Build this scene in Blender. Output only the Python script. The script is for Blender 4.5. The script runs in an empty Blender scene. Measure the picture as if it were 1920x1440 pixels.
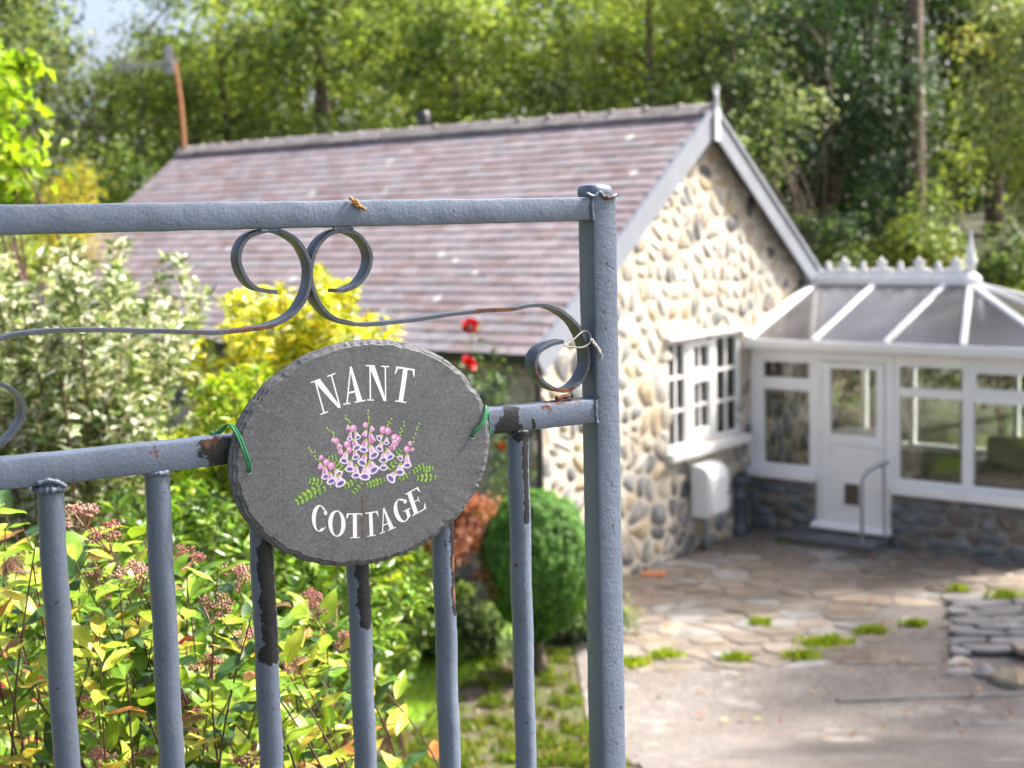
import bpy, math, random
import numpy as np
from mathutils import Vector, Matrix, noise

R = math.radians
sc = bpy.context.scene
C = sc.collection

# ------------------------------------------------------------------ camera, sky, sun, exposure
EYE = 3.638                                   # eye height above the patio (the gate stands on the upper level)
PITCH, ROLL = 0.1095, 0.0255
cam_d = bpy.data.cameras.new('camera')
cam_d.sensor_fit = 'HORIZONTAL'
cam_d.sensor_width = 36.0
cam_d.lens = 50.0
cam_d.clip_start = 0.05
cam_d.clip_end = 2000
cam_d.dof.use_dof = True
cam_d.dof.focus_distance = 1.74
cam_d.dof.aperture_fstop = 6.0
cam_d.dof.aperture_blades = 9
cam = bpy.data.objects.new('camera', cam_d)
C.objects.link(cam)
fw = Vector((0, math.cos(PITCH), -math.sin(PITCH)))
up0 = Vector((0, math.sin(PITCH), math.cos(PITCH)))
rt0 = Vector((1, 0, 0))
rt = rt0 * math.cos(ROLL) - up0 * math.sin(ROLL)
upv = rt0 * math.sin(ROLL) + up0 * math.cos(ROLL)
cam.matrix_world = Matrix(((rt.x, upv.x, -fw.x, 0), (rt.y, upv.y, -fw.y, 0), (rt.z, upv.z, -fw.z, EYE), (0, 0, 0, 1)))
sc.camera = cam

SUN_AZ = Vector((0.95, 0.31, 0)).normalized()   # horizontal direction towards the sun
SUN_EL = R(48)
w = bpy.data.worlds.new('World')
sc.world = w
w.use_nodes = True
nt = w.node_tree
sky = nt.nodes.new('ShaderNodeTexSky')
sky.sky_type = 'NISHITA'
sky.sun_disc = False
sky.sun_elevation = SUN_EL
sky.sun_rotation = math.atan2(SUN_AZ.x, SUN_AZ.y)
sky.air_density = 0.75
sky.dust_density = 6.0
sky.ozone_density = 1.0
nt.links.new(sky.outputs[0], nt.nodes['Background'].inputs[0])
nt.nodes['Background'].inputs[1].default_value = 0.15

sl = bpy.data.lights.new('sun', 'SUN')
sl.energy = 5.0
sl.angle = R(2.0)
sl.color = (1.0, 0.95, 0.87)
sun = bpy.data.objects.new('sun', sl)
C.objects.link(sun)
sd = Vector((SUN_AZ.x * math.cos(SUN_EL), SUN_AZ.y * math.cos(SUN_EL), math.sin(SUN_EL)))
sun.rotation_euler = sd.to_track_quat('Z', 'Y').to_euler()
sun.location = sd * 40

vs = sc.view_settings
vs.view_transform = 'Standard'
vs.look = 'None'
vs.gamma = 1
vs.exposure = 1.48
sc.cycles.use_denoising = True
sc.cycles.max_bounces = 8
sc.cycles.transparent_max_bounces = 16
sc.cycles.sample_clamp_indirect = 6

# ------------------------------------------------------------------ object helpers
def tag(o, label=None, cat=None, group=None, kind=None):
    if label: o['label'] = label
    if cat: o['category'] = cat
    if group: o['group'] = group
    if kind: o['kind'] = kind
    return o

def link(name, me, parent=None, loc=None, rot=None):
    o = bpy.data.objects.new(name, me)
    C.objects.link(o)
    if parent is not None: o.parent = parent
    if loc is not None: o.location = loc
    if rot is not None: o.rotation_euler = rot
    return o

def empty(name, loc=(0, 0, 0), rz=0.0):
    o = bpy.data.objects.new(name, None)
    C.objects.link(o)
    o.location = loc
    o.rotation_euler = (0, 0, rz)
    o.empty_display_size = 0.1
    return o

class MB:
    """collects geometry for one mesh"""
    def __init__(s):
        s.v = []; s.f = []; s.m = []; s.attr = {}; s.col = []
    def add(s, vf, mi=0, col=None):
        v, f = vf
        b = len(s.v)
        s.v.extend(v)
        for q in f:
            s.f.append([i + b for i in q]); s.m.append(mi)
            s.col.append(col if col else (1, 1, 1))
        return s
    def mesh(s, name, mats, smooth=True, angle=40, colors=False):
        me = bpy.data.meshes.new(name)
        me.from_pydata([tuple(p) for p in s.v], [], s.f)
        for m_ in (mats if isinstance(mats, (list, tuple)) else [mats]): me.materials.append(m_)
        if any(s.m): me.polygons.foreach_set('material_index', s.m)
        if smooth:
            me.polygons.foreach_set('use_smooth', [True] * len(me.polygons))
            me.update()
            me.set_sharp_from_angle(angle=R(angle))
        if colors:
            a = me.attributes.new('Col', 'FLOAT_COLOR', 'FACE')
            arr = np.ones((len(s.f), 4), np.float32); arr[:, :3] = np.array(s.col, np.float32)
            a.data.foreach_set('color', arr.ravel())
        for k, vals in s.attr.items():
            a = me.attributes.new(k, 'FLOAT', 'POINT')
            a.data.foreach_set('value', np.array(vals, np.float32))
        me.update()
        return me
    def build(s, name, mats, parent=None, smooth=True, angle=40, colors=False, bevel=0, loc=None, rot=None):
        o = link(name, s.mesh(name, mats, smooth, angle, colors), parent, loc, rot)
        if bevel:
            b = o.modifiers.new('bevel', 'BEVEL'); b.width = bevel; b.segments = 2; b.limit_method = 'ANGLE'; b.angle_limit = R(40)
        return o

def box(x0, x1, y0, y1, z0, z1):
    v = [(x, y, z) for z in (z0, z1) for y in (y0, y1) for x in (x0, x1)]
    f = [(0, 2, 3, 1), (4, 5, 7, 6), (0, 1, 5, 4), (2, 6, 7, 3), (0, 4, 6, 2), (1, 3, 7, 5)]
    return v, f

def bar(a, b, wdt, hgt, up=(0, 0, 1)):
    """rectangular bar from a to b"""
    a = Vector(a); b = Vector(b); t = (b - a).normalized()
    s_ = t.cross(Vector(up))
    if s_.length < 1e-4: s_ = t.cross(Vector((0, 1, 0)))
    s_.normalize(); u_ = s_.cross(t).normalized()
    v = []
    for p in (a, b):
        for q, r_ in ((-1, -1), (1, -1), (1, 1), (-1, 1)):
            v.append(tuple(p + s_ * (q * wdt / 2) + u_ * (r_ * hgt / 2)))
    return v, [(3, 2, 1, 0), (4, 5, 6, 7), (0, 1, 5, 4), (1, 2, 6, 5), (2, 3, 7, 6), (3, 0, 4, 7)]

def tube(path, rad, n=8, caps=True, closed=False):
    pts = [Vector(p) for p in path]
    if not isinstance(rad, (list, tuple)): rad = [rad] * len(pts)
    v = []; f = []
    prev = None
    for i, p in enumerate(pts):
        t = (pts[min(i + 1, len(pts) - 1)] - pts[max(i - 1, 0)])
        if t.length < 1e-9: t = Vector((0, 0, 1))
        t.normalize()
        if prev is None:
            a = t.cross(Vector((0, 0, 1)))
            if a.length < 1e-3: a = t.cross(Vector((0, 1, 0)))
        else:
            a = prev - t * prev.dot(t)
            if a.length < 1e-4: a = t.cross(Vector((0, 1, 0)))
        a.normalize(); prev = a
        b = t.cross(a)
        for k in range(n):
            g = 2 * math.pi * k / n
            v.append(tuple(p + (a * math.cos(g) + b * math.sin(g)) * rad[i]))
    for i in range(len(pts) - 1):
        for k in range(n):
            k2 = (k + 1) % n
            f.append((i * n + k, i * n + k2, (i + 1) * n + k2, (i + 1) * n + k))
    if caps:
        f.append(tuple(range(n - 1, -1, -1)))
        f.append(tuple((len(pts) - 1) * n + k for k in range(n)))
    return v, f

def sweep(path, sec, side):
    """cross-section sec [(s,u)] swept along path; side = fixed 'side' axis of the section"""
    pts = [Vector(p) for p in path]; side = Vector(side).normalized(); n = len(sec)
    v = []; f = []
    for i, p in enumerate(pts):
        t = (pts[min(i + 1, len(pts) - 1)] - pts[max(i - 1, 0)]).normalized()
        nn = t.cross(side).normalized()
        for a, b in sec: v.append(tuple(p + side * a + nn * b))
    for i in range(len(pts) - 1):
        for k in range(n):
            k2 = (k + 1) % n
            f.append((i * n + k, i * n + k2, (i + 1) * n + k2, (i + 1) * n + k))
    f.append(tuple(range(n - 1, -1, -1)))
    f.append(tuple((len(pts) - 1) * n + k for k in range(n)))
    return v, f

def lathe(prof, n=16, c=(0, 0, 0)):
    v = []; f = []
    for r_, z in prof:
        for k in range(n):
            a = 2 * math.pi * k / n
            v.append((c[0] + r_ * math.cos(a), c[1] + r_ * math.sin(a), c[2] + z))
    for i in range(len(prof) - 1):
        for k in range(n):
            k2 = (k + 1) % n
            f.append((i * n + k, i * n + k2, (i + 1) * n + k2, (i + 1) * n + k))
    f.append(tuple(range(n - 1, -1, -1)))
    f.append(tuple((len(prof) - 1) * n + k for k in range(n)))
    return v, f

def prism(poly, fn, d0, d1):
    """2D polygon extruded between depths; fn(a,b,d)->xyz"""
    n = len(poly)
    v = [fn(a, b, d0) for a, b in poly] + [fn(a, b, d1) for a, b in poly]
    f = [tuple(range(n - 1, -1, -1)), tuple(range(n, 2 * n))]
    f += [(k, (k + 1) % n, n + (k + 1) % n, n + k) for k in range(n)]
    return v, f

def catmull(pts, sub=6):
    P_ = [Vector(p) for p in pts]; out = []
    for i in range(len(P_) - 1):
        a = P_[max(i - 1, 0)]; b = P_[i]; c = P_[i + 1]; d = P_[min(i + 2, len(P_) - 1)]
        for k in range(sub):
            t = k / sub
            out.append(0.5 * ((2 * b) + (c - a) * t + (2 * a - 5 * b + 4 * c - d) * t * t + (3 * b - a - 3 * c + d) * t ** 3))
    out.append(P_[-1])
    return out

# ------------------------------------------------------------------ materials
class NT:
    def __init__(s, name):
        s.m = bpy.data.materials.new(name); s.m.use_nodes = True
        s.t = s.m.node_tree; s.n = s.t.nodes; s.l = s.t.links
        s.b = s.n['Principled BSDF']; s.out = s.n['Material Output']
    def node(s, typ, **kw):
        q = s.n.new('ShaderNode' + typ)
        for k, v in kw.items(): setattr(q, k, v)
        return q
    def link(s, a, b): s.l.new(a, b)
    def coord(s, which='Object', scale=None):
        tc = s.node('TexCoord')
        if scale is None: return tc.outputs[which]
        mp = s.node('Mapping'); mp.inputs['Scale'].default_value = scale
        s.link(tc.outputs[which], mp.inputs['Vector'])
        return mp.outputs[0]
    def noise(s, vec, scale, detail=4, rough=0.6, out='Fac'):
        q = s.node('TexNoise'); q.inputs['Scale'].default_value = scale
        q.inputs['Detail'].default_value = detail; q.inputs['Roughness'].default_value = rough
        s.link(vec, q.inputs['Vector']); return q.outputs[out]
    def ramp(s, fac, stops, interp='LINEAR'):
        q = s.node('ValToRGB'); q.color_ramp.interpolation = interp
        e = q.color_ramp.elements
        while len(e) > 1: e.remove(e[-1])
        for i, (p, c) in enumerate(stops):
            x = e[0] if i == 0 else e.new(p)
            x.position = p
            x.color = (*c, 1) if isinstance(c, (tuple, list)) else (c, c, c, 1)
        s.link(fac, q.inputs['Fac']); return q.outputs[0]
    def mix(s, fac, a, b, mode='MIX'):
        q = s.node('Mix', data_type='RGBA', blend_type=mode)
        for val, k in ((fac, 0), (a, 6), (b, 7)):
            if isinstance(val, (int, float)): q.inputs[k].default_value = val
            elif isinstance(val, (tuple, list)): q.inputs[k].default_value = (*val, 1)
            else: s.link(val, q.inputs[k])
        return q.outputs[2]
    def math(s, op, a, b=0.0):
        q = s.node('Math', operation=op)
        for val, k in ((a, 0), (b, 1)):
            if isinstance(val, (int, float)): q.inputs[k].default_value = val
            else: s.link(val, q.inputs[k])
        return q.outputs[0]
    def bump(s, h, strength=0.3, dist=0.01):
        q = s.node('Bump'); q.inputs['Strength'].default_value = strength; q.inputs['Distance'].default_value = dist
        s.link(h, q.inputs['Height']); s.link(q.outputs[0], s.b.inputs['Normal'])
    def set(s, base=None, rough=None, metal=None, spec=None):
        for val, k in ((base, 'Base Color'), (rough, 'Roughness'), (metal, 'Metallic'), (spec, 'Specular IOR Level')):
            if val is None: continue
            i = s.b.inputs[k]
            if isinstance(val, (int, float)): i.default_value = val
            elif isinstance(val, (tuple, list)): i.default_value = (*val, 1)
            else: s.link(val, i)
        return s

def m_plain(name, col, rough=0.6, var=0.12, scale=8, bump=0.15, bscale=60, bdist=0.004, metal=0, spec=0.5):
    q = NT(name); v = q.coord()
    nz = q.noise(v, scale, 5)
    dark = tuple(c * (1 - var) for c in col); lite = tuple(min(1, c * (1 + var)) for c in col)
    q.set(base=q.ramp(nz, [(0.3, dark), (0.7, lite)]), rough=rough, metal=metal, spec=spec)
    if bump: q.bump(q.noise(v, bscale, 4), bump, bdist)
    return q.m

def m_stone(name, cols, scale=9, rough=0.9, bump=0.4, patch=None, rnd=0.35):
    """rubble stone: mottled, each stone a bit different"""
    q = NT(name)
    tc = q.node('TexCoord'); oi = q.node('ObjectInfo')
    add = q.node('VectorMath', operation='ADD')
    q.link(tc.outputs['Object'], add.inputs[0])
    comb = q.node('CombineXYZ')
    k = q.math('MULTIPLY', oi.outputs['Random'], 37.0)
    for i in range(3): q.link(k, comb.inputs[i])
    q.link(comb.outputs[0], add.inputs[1])
    v = add.outputs[0]
    n1 = q.noise(v, scale, 6, 0.65)
    st = [(0.28 + 0.44 * i / max(1, len(cols) - 1), c) for i, c in enumerate(cols)]
    col = q.ramp(n1, st)
    if patch:
        n2 = q.noise(v, scale * 0.55, 4)
        col = q.mix(q.ramp(n2, [(0.52, 0.0), (0.62, 1.0)]), col, patch)
    n3 = q.noise(v, scale * 9, 3)
    col = q.mix(0.35, col, q.ramp(n3, [(0.3, 0.25), (0.7, 1.0)]), 'MULTIPLY')
    br = q.math('ADD', q.math('MULTIPLY', oi.outputs['Random'], rnd), 1 - rnd / 2)
    cb = q.node('CombineXYZ')
    for i in range(3): q.link(br, cb.inputs[i])
    col = q.mix(1.0, col, cb.outputs[0], 'MULTIPLY')
    q.set(base=col, rough=rough, spec=0.25)
    q.bump(q.noise(v, scale * 3.5, 6, 0.7), bump, 0.02)
    return q.m

def m_leaf(name, col=None, trans=0.5, rough=0.45, spec=0.4, veins=False):
    """thin leaf: reflects and lets light through; colour from the face attribute or fixed"""
    q = NT(name)
    if col is None:
        a = q.node('Attribute', attribute_name='Col'); c = a.outputs['Color']
    else:
        tc = q.node('TexCoord')
        n1 = q.noise(tc.outputs['Object'], 45, 3)
        c = q.mix(q.ramp(n1, [(0.35, 0.0), (0.7, 1.0)]), tuple(x * 0.8 for x in col), tuple(min(1, x * 1.2) for x in col))
        if veins:
            sp = q.node('SeparateXYZ'); q.link(tc.outputs['Object'], sp.inputs[0])
            ay = q.math('ABSOLUTE', sp.outputs['Y'])
            mid = q.math('LESS_THAN', ay, 0.014)
            wv = q.math('SINE', q.math('MULTIPLY', q.math('SUBTRACT', sp.outputs['X'], q.math('MULTIPLY', ay, 1.1)), 62.0))
            rib = q.math('MULTIPLY', q.math('GREATER_THAN', wv, 0.9), 0.35)
            c = q.mix(q.math('MAXIMUM', q.math('MULTIPLY', mid, 0.55), rib), c, tuple(min(1, x * 1.5 + 0.03) for x in col))
    q.set(base=c, rough=rough, spec=spec)
    tr = q.node('BsdfTranslucent'); q.link(q.mix(0.55, c, (0.95, 1.0, 0.45), 'MULTIPLY'), tr.inputs['Color'])
    mx = q.node('MixShader'); mx.inputs[0].default_value = trans
    q.link(q.b.outputs[0], mx.inputs[1]); q.link(tr.outputs[0], mx.inputs[2]); q.link(mx.outputs[0], q.out.inputs[0])
    return q.m

def m_glass(name, tint=(0.93, 0.96, 0.95), rough=0.0, haze=0.0, hcol=(0.5, 0.5, 0.5)):
    q = NT(name)
    fr = q.node('Fresnel'); fr.inputs[0].default_value = 1.5
    tr = q.node('BsdfTransparent'); tr.inputs[0].default_value = (*tint, 1)
    gl = q.node('BsdfGlossy'); gl.inputs['Roughness'].default_value = rough
    mx = q.node('MixShader'); q.link(fr.outputs[0], mx.inputs[0])
    base = tr.outputs[0]
    if haze:
        df = q.node('BsdfDiffuse'); df.inputs[0].default_value = (*hcol, 1)
        m2 = q.node('MixShader'); m2.inputs[0].default_value = haze
        q.link(base, m2.inputs[1]); q.link(df.outputs[0], m2.inputs[2]); base = m2.outputs[0]
    q.link(base, mx.inputs[1]); q.link(gl.outputs[0], mx.inputs[2]); q.link(mx.outputs[0], q.out.inputs[0])
    return q.m

def m_gate(name, col=(0.125, 0.160, 0.220)):
    """hand-painted steel: orange-peel paint, flaked to black under-paint and rust where the attributes say"""
    q = NT(name); v = q.coord()
    big = q.noise(v, 9, 4); fine = q.noise(v, 230, 3); mid = q.noise(v, 70, 5, 0.7); spk = q.noise(v, 120, 2)
    base = q.ramp(big, [(0.3, tuple(c * 0.88 for c in col)), (0.7, tuple(c * 1.1 for c in col))])
    grime = q.ramp(q.noise(v, 38, 6, 0.75), [(0.58, 0.0), (0.72, 1.0)])
    base = q.mix(q.math('MULTIPLY', grime, 0.3), base, (0.15, 0.14, 0.10))
    pits = q.ramp(spk, [(0.27, 1.0), (0.31, 0.0)])
    base = q.mix(pits, base, (0.03, 0.03, 0.035))
    ca = q.node('Attribute', attribute_name='chip'); ra = q.node('Attribute', attribute_name='rust')
    cm = q.math('ADD', ca.outputs['Fac'], q.math('MULTIPLY', q.math('SUBTRACT', mid, 0.5), 1.5))
    cmask = q.ramp(cm, [(0.5, 0.0), (0.53, 1.0)])
    rm = q.math('ADD', ra.outputs['Fac'], q.math('MULTIPLY', q.math('SUBTRACT', q.noise(v, 110, 5, 0.7), 0.5), 1.6))
    rmask = q.ramp(rm, [(0.52, 0.0), (0.6, 1.0)])
    base = q.mix(cmask, base, q.ramp(fine, [(0.35, (0.004, 0.005, 0.007)), (0.8, (0.018, 0.019, 0.024))]))
    base = q.mix(rmask, base, q.ramp(mid, [(0.3, (0.05, 0.022, 0.012)), (0.7, (0.20, 0.08, 0.04))]))
    ro = q.mix(rmask, q.mix(cmask, (0.36, 0.36, 0.36), (0.48, 0.48, 0.48)), (0.9, 0.9, 0.9))
    q.set(base=base, rough=ro, spec=0.5)
    h = q.math('ADD', q.math('MULTIPLY', mid, 0.6), q.math('MULTIPLY', fine, 0.35))
    h = q.math('SUBTRACT', h, q.math('MULTIPLY', cmask, 0.35))
    q.bump(h, 0.55, 0.0030)
    return q.m

MAT = {}
MAT['gate'] = m_gate('gate_paint')
MAT['scroll'] = m_gate('gate_paint_shaded', (0.075, 0.088, 0.108))  # gate paint darkened: the scrolls' lack of light is put into the colour
MAT['wire'] = m_plain('wire', (0.3, 0.29, 0.26), 0.5, 0.3, 200, 0)
MAT['cord'] = m_plain('green_cord', (0.02, 0.22, 0.08), 0.4, 0.3, 300, 0.3, 900, 0.001)
MAT['dry'] = m_plain('dry_bud', (0.42, 0.22, 0.06), 0.8, 0.5, 150, 0.5, 300, 0.002)
MAT['white_paint'] = m_plain('letter_paint', (0.82, 0.82, 0.80), 0.5, 0.05, 90, 0.1, 500, 0.0005)
def _print():
    q = NT('painted_flowers'); a = q.node('Attribute', attribute_name='Col')
    n = q.noise(q.coord(), 500, 3)
    q.set(base=q.mix(0.3, a.outputs['Color'], q.ramp(n, [(0.3, 0.6), (0.7, 1.0)]), 'MULTIPLY'), rough=0.5)
    return q.m
MAT['print'] = _print()
def _slate():
    q = NT('riven_slate'); v = q.coord()
    n1 = q.noise(v, 14, 6, 0.7); n2 = q.noise(v, 420, 3); n3 = q.noise(q.coord('Object', (1, 1, 3)), 60, 6, 0.75)
    c = q.ramp(n1, [(0.25, (0.105, 0.110, 0.118)), (0.75, (0.150, 0.155, 0.163))])
    c = q.mix(0.7, c, q.ramp(n2, [(0.3, 0.5), (0.55, 1.0), (0.72, 1.5)]), 'MULTIPLY')
    st = q.node('Attribute', attribute_name='rust')
    sm = q.ramp(q.math('ADD', st.outputs['Fac'], q.math('MULTIPLY', q.math('SUBTRACT', n3, 0.5), 1.2)), [(0.45, 0.0), (0.75, 1.0)])
    c = q.mix(q.math('MULTIPLY', sm, 0.45), c, (0.13, 0.09, 0.055))
    q.set(base=c, rough=0.62, spec=0.4)
    q.bump(q.math('ADD', q.math('MULTIPLY', n3, 0.8), q.math('MULTIPLY', n2, 0.25)), 0.35, 0.0015)
    return q.m
MAT['sign_slate'] = _slate()

STONES = [
    m_stone('stone_cream', [(0.30, 0.25, 0.19), (0.50, 0.44, 0.35), (0.62, 0.57, 0.48)], 8),
    m_stone('stone_pale', [(0.38, 0.36, 0.32), (0.52, 0.49, 0.44), (0.66, 0.63, 0.58)], 7),
    m_stone('stone_grey', [(0.13, 0.135, 0.14), (0.22, 0.225, 0.23), (0.32, 0.32, 0.31)], 8, patch=(0.42, 0.38, 0.31)),
    m_stone('stone_dark', [(0.07, 0.072, 0.078), (0.125, 0.128, 0.135), (0.21, 0.21, 0.21)], 9, patch=(0.33, 0.29, 0.23)),
    m_stone('stone_ochre', [(0.32, 0.24, 0.14), (0.46, 0.37, 0.25), (0.54, 0.47, 0.37)], 8),
]
MAT['mortar'] = m_stone('lime_mortar', [(0.44, 0.36, 0.26), (0.56, 0.50, 0.40), (0.64, 0.59, 0.50)], 5, rnd=0)
WALLSTONES = [
    m_stone('wall_stone_grey', [(0.12, 0.13, 0.135), (0.20, 0.21, 0.215), (0.30, 0.31, 0.31)], 9),
    m_stone('wall_stone_blue', [(0.09, 0.105, 0.12), (0.16, 0.18, 0.20), (0.27, 0.29, 0.31)], 9),
    m_stone('wall_stone_brown', [(0.12, 0.10, 0.085), (0.19, 0.165, 0.14), (0.26, 0.23, 0.20)], 9),
]
MAT['mortar_grey'] = m_stone('grey_mortar', [(0.20, 0.19, 0.165), (0.28, 0.265, 0.235), (0.36, 0.34, 0.30)], 8, rnd=0)
def m_roofslate(name, a, b):
    q = NT(name); v = q.coord()
    oi = q.node('ObjectInfo')
    n1 = q.noise(v, 1.1, 5, 0.7); n2 = q.noise(v, 7, 5, 0.7); n3 = q.noise(v, 3.2, 5, 0.75)
    c = q.ramp(n1, [(0.3, a), (0.7, b)])
    c = q.mix(0.55, c, q.ramp(n2, [(0.3, 0.55), (0.75, 1.25)]), 'MULTIPLY')
    vo = q.node('TexVoronoi'); vo.inputs['Scale'].default_value = 2.1; q.link(v, vo.inputs['Vector'])
    li = q.math('ADD', vo.outputs['Distance'], q.math('MULTIPLY', q.math('SUBTRACT', n2, 0.5), 0.35))
    li = q.ramp(li, [(0.085, 1.0), (0.13, 0.0)])
    c = q.mix(q.math('MULTIPLY', li, 0.85), c, (0.52, 0.52, 0.48))
    c = q.mix(q.math('MULTIPLY', q.ramp(n3, [(0.60, 0.0), (0.70, 1.0)]), 0.55), c, (0.40, 0.39, 0.40))
    q.set(base=c, rough=0.6, spec=0.5)
    q.bump(n2, 0.3, 0.01)
    return q.m
SLATES = [m_roofslate('roof_slate_plum', (0.195, 0.150, 0.158), (0.265, 0.212, 0.220)),
          m_roofslate('roof_slate_mauve', (0.235, 0.188, 0.198), (0.31, 0.258, 0.268)),
          m_roofslate('roof_slate_grey', (0.195, 0.175, 0.185), (0.275, 0.25, 0.262)),
          m_roofslate('roof_slate_rust', (0.185, 0.132, 0.125), (0.25, 0.185, 0.178))]
MAT['ridge'] = m_stone('ridge_tile', [(0.14, 0.125, 0.125), (0.23, 0.205, 0.20), (0.33, 0.31, 0.30)], 6)
MAT['barge'] = m_plain('bargeboard_paint', (0.20, 0.22, 0.26), 0.5, 0.08, 5, 0.1)
MAT['dark_wood'] = m_plain('dark_soffit', (0.06, 0.055, 0.05), 0.8)
MAT['upvc'] = m_plain('white_upvc', (0.80, 0.80, 0.80), 0.3, 0.03, 3, 0)
MAT['white_wood'] = m_plain('white_painted_wood', (0.80, 0.79, 0.76), 0.4, 0.04, 6, 0.08)
MAT['glass'] = m_glass('window_glass')
MAT['roof_glass'] = m_glass('tinted_roof_glazing', (0.36, 0.35, 0.36), 0.12, 0.42, (0.30, 0.29, 0.30))
MAT['black_pl'] = m_plain('black_plastic', (0.03, 0.03, 0.035), 0.4, 0.1, 8, 0)
MAT['flap'] = m_plain('brown_flap', (0.09, 0.07, 0.055), 0.3, 0.1, 8, 0)
MAT['pot'] = m_plain('grey_glazed_pot', (0.065, 0.072, 0.088), 0.4, 0.15, 9, 0.1)
MAT['step'] = m_plain('slate_step', (0.10, 0.105, 0.12), 0.55, 0.2, 12, 0.3)
MAT['steel'] = m_plain('galvanised_steel', (0.30, 0.32, 0.34), 0.4, 0.15, 20, 0, metal=0.4)
MAT['rusty'] = m_plain('rusty_steel', (0.30, 0.13, 0.06), 0.85, 0.35, 20, 0.3)
MAT['alu'] = m_plain('aluminium', (0.25, 0.26, 0.27), 0.4, 0.1, 20, 0, metal=0.3)
MAT['terracotta'] = m_plain('terracotta', (0.42, 0.16, 0.075), 0.85, 0.25, 20, 0.3)
MAT['lead'] = m_plain('pale_lead', (0.46, 0.48, 0.50), 0.6, 0.1, 8, 0)
MAT['bark'] = m_stone('bark_brown', [(0.08, 0.055, 0.04), (0.15, 0.115, 0.085), (0.22, 0.18, 0.14)], 6, rnd=0.2)
MAT['bark_pale'] = m_stone('bark_pale', [(0.18, 0.15, 0.12), (0.30, 0.26, 0.21), (0.40, 0.36, 0.31)], 6, rnd=0.2)
MAT['twig'] = m_plain('twig', (0.10, 0.045, 0.035), 0.7, 0.3, 40, 0)
MAT['leaf'] = m_leaf('foliage')
MAT['leaf_gloss'] = m_leaf('glossy_foliage', trans=0.3, rough=0.3, spec=0.6)
MAT['sofa'] = m_plain('sofa_fabric', (0.30, 0.24, 0.18), 0.9, 0.2, 20, 0.3)
MAT['cabinet'] = m_plain('brown_wood', (0.16, 0.08, 0.035), 0.5, 0.3, 4, 0.1)
MAT['plaster'] = m_plain('cream_paint', (0.62, 0.56, 0.44), 0.7, 0.05, 4, 0.05)
MAT['rose'] = m_leaf('rose_petal', (0.55, 0.006, 0.012), 0.2)

# ------------------------------------------------------------------ the lie of the land
def gz(x, y):
    """ground height: the gate level is above the patio, woods climb a hill behind the cottage"""
    s_ = min(1.0, max(0.0, (10.2 - y) / 7.7))
    h = 2.35 * s_ ** 1.3
    d = y - 23.0 - 0.25 * max(-6, min(6, -x))
    if d > 0: h += 6.0 * (1 - math.exp(-d * d / (d + 3.0) / 12.0))
    return h

def sheet(name, xs, ys, mat, dz=0.0, keep=None, wob=0.0):
    m_ = MB(); nx = len(xs)
    for y in ys:
        for x in xs:
            m_.v.append((x, y, gz(x, y) + dz + (wob * noise.noise((x * 1.7, y * 1.7, 3.1)) if wob else 0)))
    for j in range(len(ys) - 1):
        for i in range(nx - 1):
            if keep and not keep((xs[i] + xs[i + 1]) / 2, (ys[j] + ys[j + 1]) / 2): continue
            m_.f.append((j * nx + i, j * nx + i + 1, (j + 1) * nx + i + 1, (j + 1) * nx + i)); m_.m.append(0); m_.col.append((1, 1, 1))
    used = sorted({i for f in m_.f for i in f}); mp = {k: i for i, k in enumerate(used)}
    m_.v = [m_.v[k] for k in used]; m_.f = [[mp[i] for i in f] for f in m_.f]
    return m_.build(name, mat)

def lin(a, b, n): return [a + (b - a) * i / (n - 1) for i in range(n)]

def _soil():
    q = NT('garden_soil'); v = q.coord()
    n1 = q.noise(v, 1.3, 6, 0.7); n2 = q.noise(v, 14, 6, 0.7); n3 = q.noise(v, 45, 4)
    c = q.ramp(n2, [(0.3, (0.055, 0.042, 0.03)), (0.55, (0.12, 0.092, 0.068)), (0.75, (0.20, 0.165, 0.13))])
    c = q.mix(q.ramp(n1, [(0.45, 0.0), (0.6, 0.8)]), c, q.ramp(n3, [(0.3, (0.05, 0.075, 0.018)), (0.7, (0.12, 0.16, 0.04))]))
    q.set(base=c, rough=0.95, spec=0.2); q.bump(n2, 0.8, 0.05)
    return q.m
def _drive():
    q = NT('weathered_concrete'); v = q.coord()
    n1 = q.noise(v, 0.8, 6, 0.65); n2 = q.noise(v, 28, 4, 0.6); n3 = q.noise(v, 2.6, 6, 0.7); n4 = q.noise(v, 1.6, 5, 0.7, )
    vo = q.node('TexVoronoi'); vo.inputs['Scale'].default_value = 55; q.link(v, vo.inputs['Vector'])
    c = q.ramp(n1, [(0.3, (0.13, 0.11, 0.095)), (0.5, (0.18, 0.16, 0.145)), (0.7, (0.24, 0.225, 0.21))])
    c = q.mix(0.65, c, q.ramp(vo.outputs['Color'], [(0.15, (0.5, 0.5, 0.5)), (0.85, (1.25, 1.22, 1.18))]), 'MULTIPLY')
    c = q.mix(0.35, c, q.ramp(n2, [(0.3, 0.6), (0.7, 1.1)]), 'MULTIPLY')
    c = q.mix(q.math('MULTIPLY', q.ramp(n3, [(0.60, 0.0), (0.72, 1.0)]), 0.55), c, (0.085, 0.07, 0.05))
    c = q.mix(q.math('MULTIPLY', q.ramp(n4, [(0.36, 1.0), (0.44, 0.0)]), 0.5), c, (0.36, 0.34, 0.31))
    q.set(base=c, rough=0.9, spec=0.25); q.bump(n2, 0.4, 0.01)
    return q.m
MAT['soil'] = _soil(); MAT['drive'] = _drive()
MAT['turf'] = m_plain('turf', (0.14, 0.22, 0.03), 0.95, 0.4, 6, 0.4, 40, 0.02)
MAT['litter'] = m_plain('woodland_floor', (0.05, 0.05, 0.025), 0.95, 0.5, 2, 0.5, 8, 0.05)
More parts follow.
